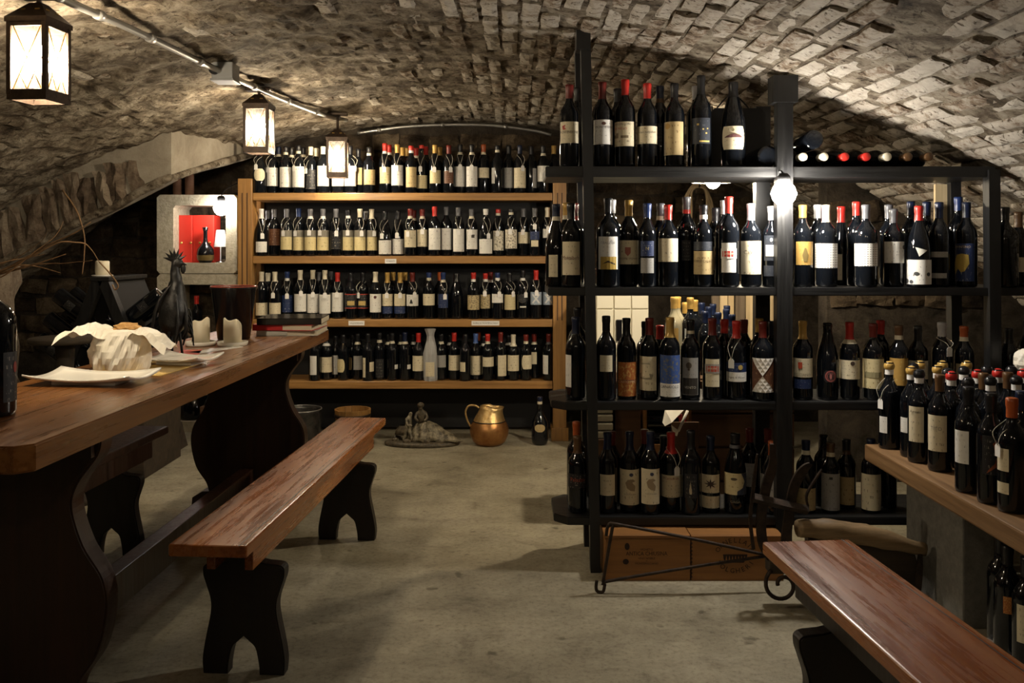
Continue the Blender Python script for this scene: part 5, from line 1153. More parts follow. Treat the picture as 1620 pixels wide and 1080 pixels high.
# ================================================================ CRATES AND IRONWORK IN FRONT OF THE RACK
def flat_text(txt, h, X, Y, Z, parent, m, wmax=None, yaw=0.0):
    me = text_mesh(txt, h)
    if wmax:
        wd = max(v.co.x for v in me.vertices) * 2; k = min(1, wmax / wd); me.transform(Matrix.Diagonal((k, 1, 1, 1)))
    rotm(me, rx=PI / 2, loc=(X, Y, Z)); wpart('lettering', me, m, parent)
BURN = mat('burnt_brand_ink', (.020, .007, .003), .8)
def crates():
    Y = 3.205
    a, b = px(957, Y), px(1092, Y); zt = .165
    t = thing('wine_crate', 'pine wine case branded ANTICA CHIUSINA under the black rack', 'crate', ((a + b) / 2, Y, 0))
    f = wpart('front_panel', box(a, Y, 0, b, Y + .012, zt - .012, .002), CRATEW, t); wpart('lid', box(a - .002, Y - .003, zt - .011, b, Y + .30, zt, .002), CRATEW, t)
    wpart('side_panel', box(a, Y + .012, 0, a + .012, Y + .30, zt - .012), CRATEW, t); wpart('side_panel', box(b - .012, Y + .012, 0, b, Y + .30, zt - .012), CRATEW, t); wpart('back_panel', box(a + .012, Y + .288, 0, b - .012, Y + .30, zt - .012), CRATEW, t)
    xc = px(1023, Y)
    for txt, y, h, w in (('VIGNETO', 869, .0075, .05), ('ANTICA CHIUSINA', 875.5, .0145, .15), ('VINO NOBILE', 883, .007, .065), ('DI', 886.8, .0045, .02), ('MONTEPULCIANO', 891, .007, .085)):
        flat_text(txt, h, xc, Y - .0012, pz(y, Y), f, BURN, w)
    for (x, y, rx, ry) in ((992, 864, .009, .013), (990, 888, .011, .010)):
        c = P(x, y, Y); wpart('knot', rotm(lathe([(0, 0), (1, 0)], 12), rx=PI / 2), BURN, f).data.transform(Matrix.Translation((c.x - t.location.x, -.0012, c.z)) @ Matrix.Diagonal((rx, 1, ry, 1)) @ Matrix.Translation((t.location.x, t.location.y, t.location.z)))
    a, b = px(1094, Y), px(1240, Y)
    t = thing('wine_crate', 'pine wine case branded ORNELLAIA BOLGHERI under the black rack', 'crate', ((a + b) / 2, Y, 0))
    f = wpart('front_panel', box(a, Y, 0, b, Y + .012, zt - .003, .002), CRATEW, t); wpart('lid', box(a, Y + .012, zt - .012, b, Y + .30, zt - .003, .002), CRATEW, t)
    wpart('side_panel', box(a, Y + .012, 0, a + .012, Y + .30, zt - .012), CRATEW, t); wpart('side_panel', box(b - .012, Y + .012, 0, b, Y + .30, zt - .012), CRATEW, t); wpart('back_panel', box(a + .012, Y + .288, 0, b - .012, Y + .30, zt - .012), CRATEW, t)
    c = P(1163, 880, Y)
    for txt, r, a0, da, s in (('ORNELLAIA', .062, 62, -15.5, 1), ('BOLGHERI', .062, -58, 16.5, -1)):
        for k, ch in enumerate(txt):
            an = math.radians(a0 + da * k); me = text_mesh(ch, .017)
            me.transform(Matrix.Translation((c.x - r * 1.12 * math.sin(an), Y - .0012, c.z - .004 + s * r * math.cos(an))) @ Matrix.Rotation(-an * s, 4, 'Y') @ Matrix.Rotation(PI / 2, 4, 'X')) if s == 1 else me.transform(Matrix.Translation((c.x + r * 1.12 * math.sin(an), Y - .0012, c.z + .010 - r * math.cos(an))) @ Matrix.Rotation(-an, 4, 'Y') @ Matrix.Rotation(PI / 2, 4, 'X'))
            wpart('lettering', me, BURN, f)
    # oval emblem of a walled house between the two words
    em = prism([(c.x - .042, c.z - .010), (c.x - .030, c.z - .022), (c.x + .030, c.z - .022), (c.x + .042, c.z - .010), (c.x + .044, c.z + .008), (c.x - .044, c.z + .008)], Y - .0014, Y - .0004)
    wpart('emblem', em, BURN, f)
    for i in range(7): 
        e2 = prism([(c.x - .036 + i * .011, c.z - .016), (c.x - .028 + i * .011, c.z - .016), (c.x - .032 + i * .011, c.z + .004)], Y - .0020, Y - .0013); wpart('emblem_detail', e2, CRATEW, f)
    for k in range(11): wpart('dovetail', box(a - .004, Y - .0012, .012 + k * .0135, a + .003, Y - .0004, .018 + k * .0135), BURN, f)
crates()
def ironwork():
    Y = 3.09
    t = thing('iron_stand', 'thin triangular iron stand leaning before the wine cases', 'stand', (P(945, 937, Y).x, Y, 0))
    r = .0058
    for nm, pts in (('upper_bar', [P(959, 847, Y), P(961, 834, Y), P(966, 828, Y), P(976, 829, Y), P(1100, 853, Y), P(1222, 880, Y + .02)]), ('lower_bar', [P(944, 918, Y), P(943, 930, Y), P(946, 935.5, Y), P(954, 935.5, Y), P(957, 925, Y), P(962, 919, Y), P(1080, 899, Y), P(1222, 878, Y + .02)]), ('upright', [P(970, 830, Y), P(966, 850, Y), P(954, 921, Y)])):
        wpart(nm, tube(spline(pts, 4), r, 8), IRON, t)
    # antique plough: log beam, mould board, iron tines and scroll
    Y = 2.98
    t = thing('antique_plough', 'old wooden plough with log beam and rusty iron tines, before the rack', 'plough', (P(1380, 900, Y).x, Y, 0))
    beam = spline([P(1262, 836, Y), P(1300, 837, Y), P(1360, 845, Y), P(1420, 858, Y), P(1462, 870, Y)], 5)
    wpart('beam', jitter(tube(beam, [.022 + .014 * math.sin(PI * min(1, i / len(beam) + .15)) for i in range(len(beam))], 12), .008, 18), LOGW, t)
    pl = [(P(x, y, Y).x, P(x, y, Y).z) for x, y in ((1285, 848), (1360, 858), (1455, 874), (1462, 900), (1460, 950), (1420, 951), (1380, 947), (1310, 940), (1288, 900))]
    wpart('mould_board', jitter(prism(pl, Y + .04, Y + .085, 'Y', .004), .004, 15), OLDW, t)
    wpart('runner', box(P(1295, 0, Y).x, Y + .0, 0, P(1462, 0, Y).x, Y + .12, .03, .006), OLDW, t)
    def strap(nm, pts, w, th=.006):
        sp = spline(pts, 5); v, f = [], []
        for i, p in enumerate(sp):
            d = (sp[min(i + 1, len(sp) - 1)] - sp[max(i - 1, 0)]).normalized(); n = Vector((d.z, 0, -d.x))
            ww = w * (1 if i < len(sp) * .7 else max(.25, 1 - (i / len(sp) - .7) * 2.4))
            for sx, sy in ((-1, -1), (1, -1), (1, 1), (-1, 1)): v.append(p + n * (sx * ww / 2) + Vector((0, sy * th, 0)))
        for i in range(len(sp) - 1):
            for k in range(4): f.append((i * 4 + k, i * 4 + (k + 1) % 4, i * 4 + 4 + (k + 1) % 4, i * 4 + 4 + k))
        f.append((0, 1, 2, 3)); f.append(tuple(len(v) - 4 + k for k in (3, 2, 1, 0)))
        wpart(nm, me_from(v, f), IRON, t)
    Yt = Y + .0
    strap('tine', [P(1226, 888, Yt), P(1208, 862, Yt), P(1204, 820, Yt), P(1212, 770, Yt), P(1222, 735, Yt), P(1221, 702, Yt)], .032)
    strap('tine', [P(1248, 890, Yt), P(1243, 860, Yt), P(1250, 800, Yt), P(1258, 765, Yt), P(1272, 742, Yt), P(1282, 734, Yt)], .032)
    strap('tine', [P(1192, 868, Yt), P(1187, 820, Yt), P(1192, 770, Yt), P(1198, 718, Yt)], .010)
    strap('tine', [P(1278, 800, Yt), P(1277, 780, Yt), P(1300, 742, Yt)], .006)
    c0, c1 = P(1192, 787, Yt - .012), P(1278, 807, Yt - .012)
    wpart('cross_bar', tube([c0, c1], .016, 4, smooth=False), IRON, t)
    sc = P(1238, 925, Yt - .02)
    wpart('scroll', tube([(sc.x + (.062 - .0016 * i) * math.cos(2.2 + i * .25), sc.y, sc.z + (.062 - .0016 * i) * math.sin(2.2 + i * .25)) for i in range(30)], .007, 8), IRON, t)
    wpart('socket', box(P(1215, 0, Yt).x, Yt - .02, P(0, 905, Yt).z, P(1290, 0, Yt).x, Yt + .04, P(0, 865, Yt).z, .006), OLDW, t)
    strap('iron_strap', [P(1447, 955, Y - .01), P(1453, 925, Y - .01), P(1456, 872, Y - .01)], .02, .004)
ironwork()

# ================================================================ CONCRETE FRAMES AND CONTENTS (back left)
CBX0, CBX1, CBY = -2.318, -1.797, 5.775
def frames():
    nm = ['lowest', 'middle', 'topmost']
    for k in range(3):
        z0 = .517 * k; z1 = z0 + .515
        t = thing('concrete_frame', '%s of the three stacked square concrete frames' % nm[k], 'block', ((CBX0 + CBX1) / 2, CBY, z0), 0, 'stacked concrete frames')
        A, Bq = [], []
        def rr(x0, za, x1, zb, c):
            return [(x0 + c, za), (x1 - c, za), (x1, za + c), (x1, zb - c), (x1 - c, zb), (x0 + c, zb), (x0, zb - c), (x0, za + c)]
        o_, i_ = rr(CBX0, z0, CBX1, z1, .02), rr(CBX0 + .105, z0 + .07, CBX1 - .07, z1 - .07, .018)
        v = []; 
        for yy in (CBY, CBY + .30):
            v += [(x, yy, z) for x, z in o_] + [(x, yy, z) for x, z in i_]
        f = []
        for i in range(8):
            j = (i + 1) % 8
            f += [(i, j, j + 8, i + 8), (16 + i, 24 + i, 24 + j, 16 + j), (i, 16 + i, 16 + j, j), (8 + i, 8 + j, 24 + j, 24 + i)]
        wpart('frame', jitter(me_from(v, f), .004, 25, k), CONC, t)
    zt = .517 * 2 + .070; Y = CBY + .10
    a, b = px(274, Y), px(338, Y)
    t = thing('red_box', 'glossy red case with brass studs inside the top concrete frame', 'box', ((a + b) / 2, Y, zt))
    wpart('body', box(a, Y, zt, a + (b - a) * .47, Y + .14, zt + .315, .004), RED, t); wpart('body', box(a + (b - a) * .475, Y + .006, zt, b, Y + .14, zt + .315, .004), RED, t)
    for x in (287, 302, 316, 332): wpart('stud', rotm(lathe([(0, .008), (.006, .007), (.009, 0)], 10), rx=PI / 2, loc=(px(x, Y), Y, pz(384, Y))), GOLD, t)
    Yd = CBY + .045
    t = thing('glass_decanter', 'round long-necked dark decanter before the red case', 'decanter', (px(325, Yd), Yd, zt))
    obj('vessel', lathe([(0, .002), (.035, 0), (.048, .02), (.055, .06), (.050, .09), (.030, .118), (.016, .135), (.013, .16), (.013, .205), (.020, .232), (.018, .232), (.0, .22)], 24), BLACKP, t)
    obj('rim', tube([(.019 * math.cos(a_), .019 * math.sin(a_), .232) for a_ in np.linspace(0, 2 * PI, 17)[:-1]], .0018, 6, True), CHROME, t)
    obj('content_band', lathe([(.0485, .015), (.0535, .03), (.0553, .05)], 24), mat('amber_content', (.20, .14, .05), .3), t)
    Ys = CBY + .05
    t = thing('shade_lamp', 'small white-shaded stem lamp inside the top concrete frame', 'lamp', (px(349, Ys), Ys, zt))
    obj('foot', lathe([(0, 0), (.032, 0), (.030, .006), (.006, .012), (.005, .11), (0, .11)], 16), CHROME, t)
    obj('shade', lathe([(.042, .105), (.026, .215), (.024, .215), (.040, .106)], 20), mat('white_lamp_shade', (.82, .82, .84), .6), t)
    for x, y0, r, lab in ((280.5, 283, .027, 'shorter clay cylinder on top of the concrete frames'), (300, 276, .029, 'taller clay cylinder on top of the concrete frames')):
        Yc = CBY + .08; t = obj('clay_pipe', lathe([(0, 0), (r, 0), (r, .005), (r * .98, pz(y0, Yc) - 1.551), (r * .8, pz(y0, Yc) - 1.550), (r * .78, pz(y0, Yc) - 1.58), (0, pz(y0, Yc) - 1.58)], 18), TERRA, None, (px(x, Yc), Yc, 1.551)); tag(t, lab, 'pipe', 'clay cylinders')
    bottle(311, 468, CBY + .08, .517 + .071, 'red', None, None, [], label='red-capped bottle standing in the middle concrete frame')
    Yk = CBY + .02
    t = thing('black_tub', 'black tub with a white lid inside the lowest concrete frame', 'tub', (px(297, Yk), Yk + .1, .071))
    obj('tub', lathe([(0, 0), (.085, 0), (.092, .02), (.095, .16), (0, .16)], 24), BLACKP, t); obj('lid', lathe([(0, .20), (.05, .19), (.09, .165), (.098, .16), (.098, .155), (0, .155)], 24), mat('pale_tub_lid', (.5, .5, .5), .4), t)
    a, b, Yq = px(321, 5.60), px(352, 5.60), 5.55
    t = thing('open_crate', 'small open brown crate on the floor before the concrete frames', 'crate', ((a + b) / 2, Yq, 0))
    for q in (box(a, Yq, 0, b, Yq + .012, .205), box(a, Yq + .14, 0, b, Yq + .152, .205), box(a, Yq + .012, 0, a + .012, Yq + .14, .205), box(b - .012, Yq + .012, 0, b, Yq + .14, .205)): wpart('side_board', q, CRATED, t)
    wpart('bottom_board', box(a + .012, Yq + .012, 0, b - .012, Yq + .14, .012), CRATED, t)
    bottle(329, 0, Yq + .075, .012, 'black', None, None, [(321, 336, 632, 650, 'C')], label='dark bottle with cream label standing in the small open crate', H=.30, X=(a + b) / 2 - .025)
    t = obj('wooden_chock', prism([(px(228, 5.25), 0), (px(283, 5.25), 0), (px(273, 5.25), .145), (px(240, 5.25), .145)], 5.16, 5.40, 'Y', .004), OLDW); tag(t, 'dark wedge-shaped wooden chock on the floor beyond the hidden bench', 'chock')
frames()

# ================================================================ RIDDLING RACK, CANDLE, TWIGS (left niche)
def riddling():
    Yr, ax, az = 4.66, px(165, 4.66), pz(441, 4.66)
    t = thing('riddling_rack', 'dark wooden A-frame riddling rack holding upturned bottles, left of the frames', 'rack', (ax, Yr, 0))
    k = .40; zb0 = .50
    ch = thing('dark_chest', 'low dark chest carrying the riddling rack', 'chest', (ax, Yr, 0))
    wpart('body', box(ax - .30, Yr - .06, 0, ax + .235, Yr + .45, zb0 - .02, .004), OLDW, ch); wpart('lid', box(ax - .31, Yr - .07, zb0 - .02, ax + .245, Yr + .46, zb0, .004), OLDW, ch)
    t.location.z = zb0
    for s in (-1, 1):
        v = []
        th = .035
        for (z, yy) in ((zb0, Yr), (az, Yr), (az, Yr + .42), (zb0, Yr + .42)):
            X = ax + s * (az - z) * k + s * .012
            v += [(X - th / 2, yy, z), (X + th / 2, yy, z)]
        f = [(0, 2, 3, 1), (4, 6, 7, 5), (0, 1, 7, 6), (2, 4, 5, 3), (0, 6, 4, 2), (1, 3, 5, 7)]
        wpart('board', me_from(v, f), mat('dark_matt_old_wood', (.006, .005, .004), .85), t)  # one even near-black matt tone for the boards
        # stiles at the near edge, as seen
        v2 = [(p[0] + s * .0, Yr - .03 if i % 2 == 0 else Yr - .03, p[2]) for i, p in enumerate(v[:4])]
        ws = .055
        vv = []
        for z in (zb0, az):
            X = ax + s * (az - z) * k + s * .012
            for yy in (Yr - .05, Yr): vv += [(X - ws / 2, yy, z), (X + ws / 2, yy, z)]
        wpart('stile', me_from(vv, [(0, 1, 3, 2), (4, 6, 7, 5), (0, 4, 5, 1), (2, 3, 7, 6), (0, 2, 6, 4), (1, 5, 7, 3)]), BLACKV, t)
    wpart('ridge', box(ax - .05, Yr - .055, az - .01, ax + .05, Yr + .43, az + .012, .003), BLACKV, t)
    n = 0
    for s, wd in ((-1, 'left'), (1, 'right')):
        for r_, (zz, off) in enumerate(((1.0, .30), (.875, .30), (.765, .30))):
            for c in range(2):
                Yb = Yr + .055 + c * .16
                th = math.radians(128); d = Vector((-s * math.sin(th), 0, math.cos(th)))
                zt = zz - .185; Xb = ax + s * (az - zt) * k
                tip = Vector((Xb - s * .05, Yb, zt - .04)); base = tip - d * .30
                q = thing('wine_bottle', 'upturned bottle in the riddling rack\'s %s board, %s row from top, %s' % (wd, ONES[r_ + 1], ('nearer', 'farther')[c]), 'bottle', base, 0, 'bottles in the riddling rack')
                q.rotation_euler = (0, -s * th, 0)
                obj('glass_body', body_mesh('bx', .31, .043), GLASS, q)
                if (r_ + c) % 2 == 0: obj('paper_label', patch(.05, .05, .0437, 0.0, .08), label_mat('K'), q)
    t = thing('pillar_candle', 'cream pillar candle on a small dish atop the riddling rack', 'candle', (px(162, Yr + .05), Yr + .05, az + .012))
    obj('dish', lathe([(0, 0), (.05, 0), (.055, .006), (.05, .008), (0, .004)], 20), PORC, t)
    obj('candle', jitter(lathe([(0, .005), (.034, .005), (.036, .03), (.035, .078), (.030, .083), (.022, .076), (0, .072)], 20), .003, 40), WAX, t); obj('wick', tube([(0, 0, .072), (.003, 0, .088)], .0012, 5), BLACKM, t)
    # round dark table before it
    Yt = 4.20
    t = thing('round_table', 'small round dark table left of the trestle table', 'table', (px(103, Yt), Yt, 0))
    obj('top', lathe([(0, .755), (.15, .755), (.158, .760), (.160, .775), (.155, .780), (0, .780)], 32), OLDW, t); obj('column', lathe([(.03, 0), (.035, .3), (.03, .5), (.045, .755)], 14), OLDW, t); obj('foot', lathe([(0, 0), (.15, 0), (.14, .03), (.04, .06), (0, .06)], 20), OLDW, t)
    # dry vine twigs
    Yw = 4.42
    t = thing('vine_twigs', 'bundle of dry vine twigs fanning out over the stone pier', 'branches', (px(-5, Yw), Yw, 1.06))
    tw = [([(-30, 445), (0, 430), (42, 408), (80, 385), (111, 372), (144, 351)], .009), ([(-25, 440), (22, 427), (61, 416), (105, 402)], .007), ([(-25, 424), (0, 416), (39, 408), (70, 402)], .005), ([(-20, 435), (55, 419), (105, 416), (147, 412)], .0045),
          ([(-25, 442), (40, 410), (92, 384), (118, 383), (135, 386), (147, 397), (158, 416)], .006), ([(-25, 438), (30, 420), (70, 424), (95, 431)], .005), ([(-20, 430), (30, 405), (62, 384), (75, 365)], .003), ([(-25, 444), (10, 434), (50, 402), (88, 372), (100, 350)], .004)]
    for i, (pp, r) in enumerate(tw):
        pts = spline([P(x, y, Yw + .05 * math.sin(i * 2.3 + j)) for j, (x, y) in enumerate(pp)], 5)
        wpart('twig', jitter(tube(pts, [r * (1 - .75 * j / len(pts)) for j in range(len(pts))], 6), .004, 14, i), TWIG, t)
    t = thing('hanging_vine', 'thin dry vine hanging down from the side arch', 'branches', P(103, 306, 4.76))
    pts = spline([P(100, 300, 4.81), P(103, 306, 4.76), P(122, 335, 4.74), P(133, 372, 4.73), P(133, 402, 4.72), P(130, 434, 4.72)], 6); wpart('twig', jitter(tube(pts, [.006 * (1 - .6 * i / len(pts)) for i in range(len(pts))], 6), .004, 14, 9), TWIG, t)
    pts = spline([P(157, 414, 4.60), P(170, 428, 4.61), P(180, 440, 4.60), P(187, 452, 4.60), P(182, 458, 4.60), P(178, 450, 4.60)], 5); wpart('tendril', tube(pts, .004, 6), TWIG, t)
riddling()

# ================================================================ ON THE TABLE
TZ = .80
def plate(label, cx, cy, w, d, rz, h=.022, z=.80):
    t = thing('square_plate', label, 'plate', (cx, cy, z), rz, 'square white plates')
    n = 14; v, f = [], []
    for lay in (0, 1):
        for j in range(n + 1):
            for i in range(n + 1):
                u, q = 2 * i / n - 1, 2 * j / n - 1
                r = (u * u * q * q) * .9 + .35 * max(abs(u), abs(q)) ** 6
                v.append((u * w / 2, q * d / 2, (.010 if lay == 0 else .016) + h * r))
    m = (n + 1) ** 2
    for j in range(n):
        for i in range(n):
            a = j * (n + 1) + i; f += [(a, a + n + 1, a + n + 2, a + 1), (m + a, m + a + 1, m + a + n + 2, m + a + n + 1)]
    ring = [i for i in range(n + 1)] + [(j + 1) * (n + 1) + n for j in range(n)] + [n * (n + 1) + i for i in range(n - 1, -1, -1)] + [j * (n + 1) for j in range(n - 1, 0, -1)]
    for k in range(len(ring)): f.append((ring[k], ring[(k + 1) % len(ring)], m + ring[(k + 1) % len(ring)], m + ring[k]))
    obj('dish', me_from(v, f, True), PORC, t); obj('foot_rim', box(-w * .3, -d * .3, 0, w * .3, d * .3, .011, .003), PORC, t)
plate('nearer square white plate, below the paper-wrapped bread', px(148, 2.67), 2.67, .33, .19, -.10, .016)
plate('farther square white plate, behind the paper-wrapped bread', px(285, 3.06), 3.075, .23, .16, -.25, .016, TZ + .004)
o = obj('straw_mat', box(-.12, -.16, 0, .12, .16, .004, .001, 1), STRAW, None, (px(232, 2.95), 2.965, TZ), (0, 0, -.08)); tag(o, 'golden straw place mat between the two plates', 'mat')
def bread():
    X, Y = px(196, 2.92), 2.90
    t = thing('wrapped_bread', 'loaf of bread bundled in crumpled white paper on the table', 'bread', (X, Y, TZ + .004))
    def fn(x, y, z):
        a = math.atan2(y, x); k = .97 + .10 * mn.noise(Vector((math.cos(a) * 3, math.sin(a) * 3, z * 25))) + .07 * abs(math.sin(a * 3.5 + z * 26)) - .05 * abs(math.sin(a * 8 - z * 60)) + .03 * mn.noise(Vector((x * 70, y * 70, z * 70)))
        return (x * k, y * k * .9, z)
    obj('paper_wrap', lathe([(0, 0), (.082, 0), (.090, .012), (.094, .03), (.095, .05), (.094, .07), (.091, .09), (.086, .106), (.078, .12), (.068, .131), (.050, .138)], 72, False, fn), PAPER, t)
    obj('loaf', ico(.055, 3, lambda v: v * (1 + .15 * mn.noise(v * 40)), True, (1.0, .9, .55), (.02, 0, .115)), BREAD, t)
    # flaring corners of the paper
    for nm, ctrl, w in (('paper_wing', [(-.02, 0, .128), (-.07, -.01, .152), (-.12, -.02, .150), (-.175, -.03, .118)], .075), ('paper_wing', [(.03, 0, .135), (.07, .0, .142), (.12, -.005, .128), (.17, -.015, .085)], .06)):
        sp = spline([Vector(c) for c in ctrl], 6); v, f = [], []; m = 7
        for i, p in enumerate(sp):
            for j in range(m):
                u = 2 * j / (m - 1) - 1
                v.append((p.x, p.y + u * w, p.z - abs(u) ** 2 * .022 + .020 * mn.noise(Vector((p.x * 32, u * 2.6, 4)))))
        for i in range(len(sp) - 1):
            for j in range(m - 1): f.append((i * m + j, (i + 1) * m + j, (i + 1) * m + j + 1, i * m + j + 1))
        obj(nm, me_from(v, f, False), PAPER, t)
    obj('crust', jitter(ico(.04, 3, lambda v: v * (1 + .25 * mn.noise(v * 70)), False, (1.1, .7, .45), (.022, -.005, .140)), .004, 60), BREAD, t)
bread()
def candle(label, x, Y, h, hs):
    t = thing('saucer_candle', label, 'candle', (px(x, Y), Y, TZ), 0, 'candles on saucers')
    obj('saucer', lathe([(0, 0), (.056, 0), (.060, .004), (.062, .018), (.059, .018), (.056, .007), (0, .006)], 28), PORC, t)
    def fn(xx, yy, z): 
        a = math.atan2(yy, xx); return (xx, yy, z + (.013 * math.sin(a + hs) + .007 * math.sin(3 * a + hs)) if z > h * .7 else z)
    obj('candle', lathe([(0, .007), (.036, .007), (.037, h * .5), (.036, h), (.031, h + .003), (.026, h - .012), (0, h - .016)], 26, True, fn), WAX, t); obj('wick', tube([(0, 0, h - .016), (.002, 0, h - .004)], .0015, 5), BLACKM, t)
candle('left of the two part-burnt candles on white saucers', 317.5, 3.67, .098, 2.2); candle('right of the two part-burnt candles on white saucers', 368, 3.665, .098, 3.6)
def bucket():
    Y = 3.93; t = thing('wine_cooler', 'glossy black wine cooler bucket behind the candles', 'bucket', (px(370, Y), Y, TZ))
    obj('pail', lathe([(0, 0), (.066, 0), (.070, .004), (.096, .22), (.102, .226), (.102, .232), (.092, .232), (.066, .02), (0, .02)], 36), BLACKP, t)
    obj('rim', tube([(.098 * math.cos(a), .098 * math.sin(a), .233) for a in np.linspace(0, 2 * PI, 37)[:-1]], .0038, 6, True), mat('red_glaze_rim', (.30, .06, .04), .15), t)
bucket()
def books():
    for k, (x0, x1, z0, z1, y0, y1, cov, lab) in enumerate(((404, 500, .80, .824, 4.07, 4.36, mat('pale_book_cover', (.48, .45, .40), .5), 'pale grey book at the bottom of the stack'), (401, 497, .824, .852, 4.06, 4.34, mat('red_book_cover', (.45, .02, .02), .35), 'red-spined book in the middle of the stack'), (404, 505, .852, .882, 4.05, 4.32, mat('black_book_cover', (.012, .012, .012), .15), 'glossy black book on top of the stack'))):
        a, b = px(x0, y0), px(x1, y0); t = thing('book', lab, 'book', ((a + b) / 2, (y0 + y1) / 2, z0), (.04, -.05, .06)[k], 'books stacked on the table')
        w, d, h = (b - a) / 2, (y1 - y0) / 2, z1 - z0
        obj('cover', joined([box(-w, -d, 0, w, d, .003), box(-w, -d, h - .003, w, d, h), box(-w, -d, 0, w if k == 2 else -w * .0, -d + .003, h)]), cov, t)
        obj('pages', box(-w + .004, -d + .004, .003, w - .004, d - .004, h - .003), mat('book_pages', (.62, .55, .42), .8), t)
books()
def leaflet(label, x, Y, w, d, rz, m):
    o = obj('table_leaflet', box(-w / 2, -d / 2, 0, w / 2, d / 2, .0015), m, None, (px(x, Y), Y, TZ), (0, 0, rz)); tag(o, label, 'leaflet')
leaflet('red printed leaflet on the table beside the iron rooster', 300, 3.43, .08, .16, .25, mat('red_leaflet', (.55, .04, .03), .4)); leaflet('white leaflet on the table between the candles', 342, 3.52, .06, .24, -.45, mat('white_leaflet', (.85, .84, .82), .4))
def rooster():
    Y = 3.27; X = px(277, Y)
    t = thing('iron_rooster', 'tall black wrought-iron rooster sculpture on the table', 'sculpture', (X, Y, TZ)); t.scale = (.82, .9, .95)
    obj('base', box(-.03, -.05, 0, .075, .05, .006, .002), BLACKIRON, t)
    obj('leg', tube([(-.012, 0, .005), (-.015, 0, .06), (-.02, 0, .12)], .006, 7), BLACKIRON, t); obj('leg', tube([(.030, .01, .005), (.022, .01, .06), (.01, .01, .12)], .006, 7), BLACKIRON, t)
    sp = spline([(-.010, 0, .085), (-.012, 0, .13), (-.006, 0, .19), (.004, 0, .25), (.004, 0, .30), (.002, 0, .345), (.006, 0, .375)], 5)
    prof = np.interp(np.linspace(0, 6, len(sp)), [0, 1, 2, 3, 4, 5, 6], [.018, .058, .062, .042, .026, .020, .017])
    obj('body', jitter(tube(sp, list(map(float, prof)), 14), .004, 40), BLACKIRON, t)
    obj('head', ico(.024, 2, None, True, (1.1, .8, 1.0), (.010, 0, .368)), BLACKIRON, t)
    obj('beak', lathe([(.009, 0), (.006, .012), (0, .028)], 8), BLACKIRON, t, (.028, 0, .366), (0, PI / 2 + .2, 0))
    obj('wattle', ico(.016, 2, None, True, (.8, .35, 1.2), (.036, 0, .345)), BLACKIRON, t)
    for i in range(7):
        a = -1.35 + i * .42; L = .045
        obj('comb_spike', lathe([(.009, 0), (.006, .02), (0, L)], 5, False), BLACKIRON, t, (.000 + .012 * math.sin(a), 0, .378 + .006 * math.cos(a)), (0, a, 0))
    for i in range(11):
        a = i / 10; y0 = -.05 + .1 * ((i * 7) % 11) / 10
        pts = spline([(-.002 + .02 * math.sin(i), y0 * .5, .29 - .02 * a), (-.05 * (1 - a) + .04 * a, y0, .22), (-.075 * (1 - a) + .055 * a, y0 * 1.1, .13), (-.078 * (1 - a) + .035 * a, y0, .06 + .02 * math.sin(i * 2))], 5)
        obj('feather', tube(pts, [.003 + .006 * math.sin(PI * j / (len(pts) - 1)) for j in range(len(pts))], 5), BLACKIRON, t)
    for i in range(4):
        obj('tail_plume', tube(spline([(.03, .02, .17), (.055 + .004 * i, .025, .185 - .03 * i), (.062 + .003 * i, .03, .14 - .03 * i), (.055 + .006 * i, .03, .09 - .015 * i)], 5), .0035, 5), BLACKIRON, t)
rooster()
bottle(-13, 0, 2.15, TZ, 'black', None, None, [(2, 22, 560, 640, 'K')], label='dark bottle at the left edge of the table, cut by the picture', H=.36, R=.054, shapes=[([ell(16, 585, 3, 9)], (.30, .04, .03), 0)])

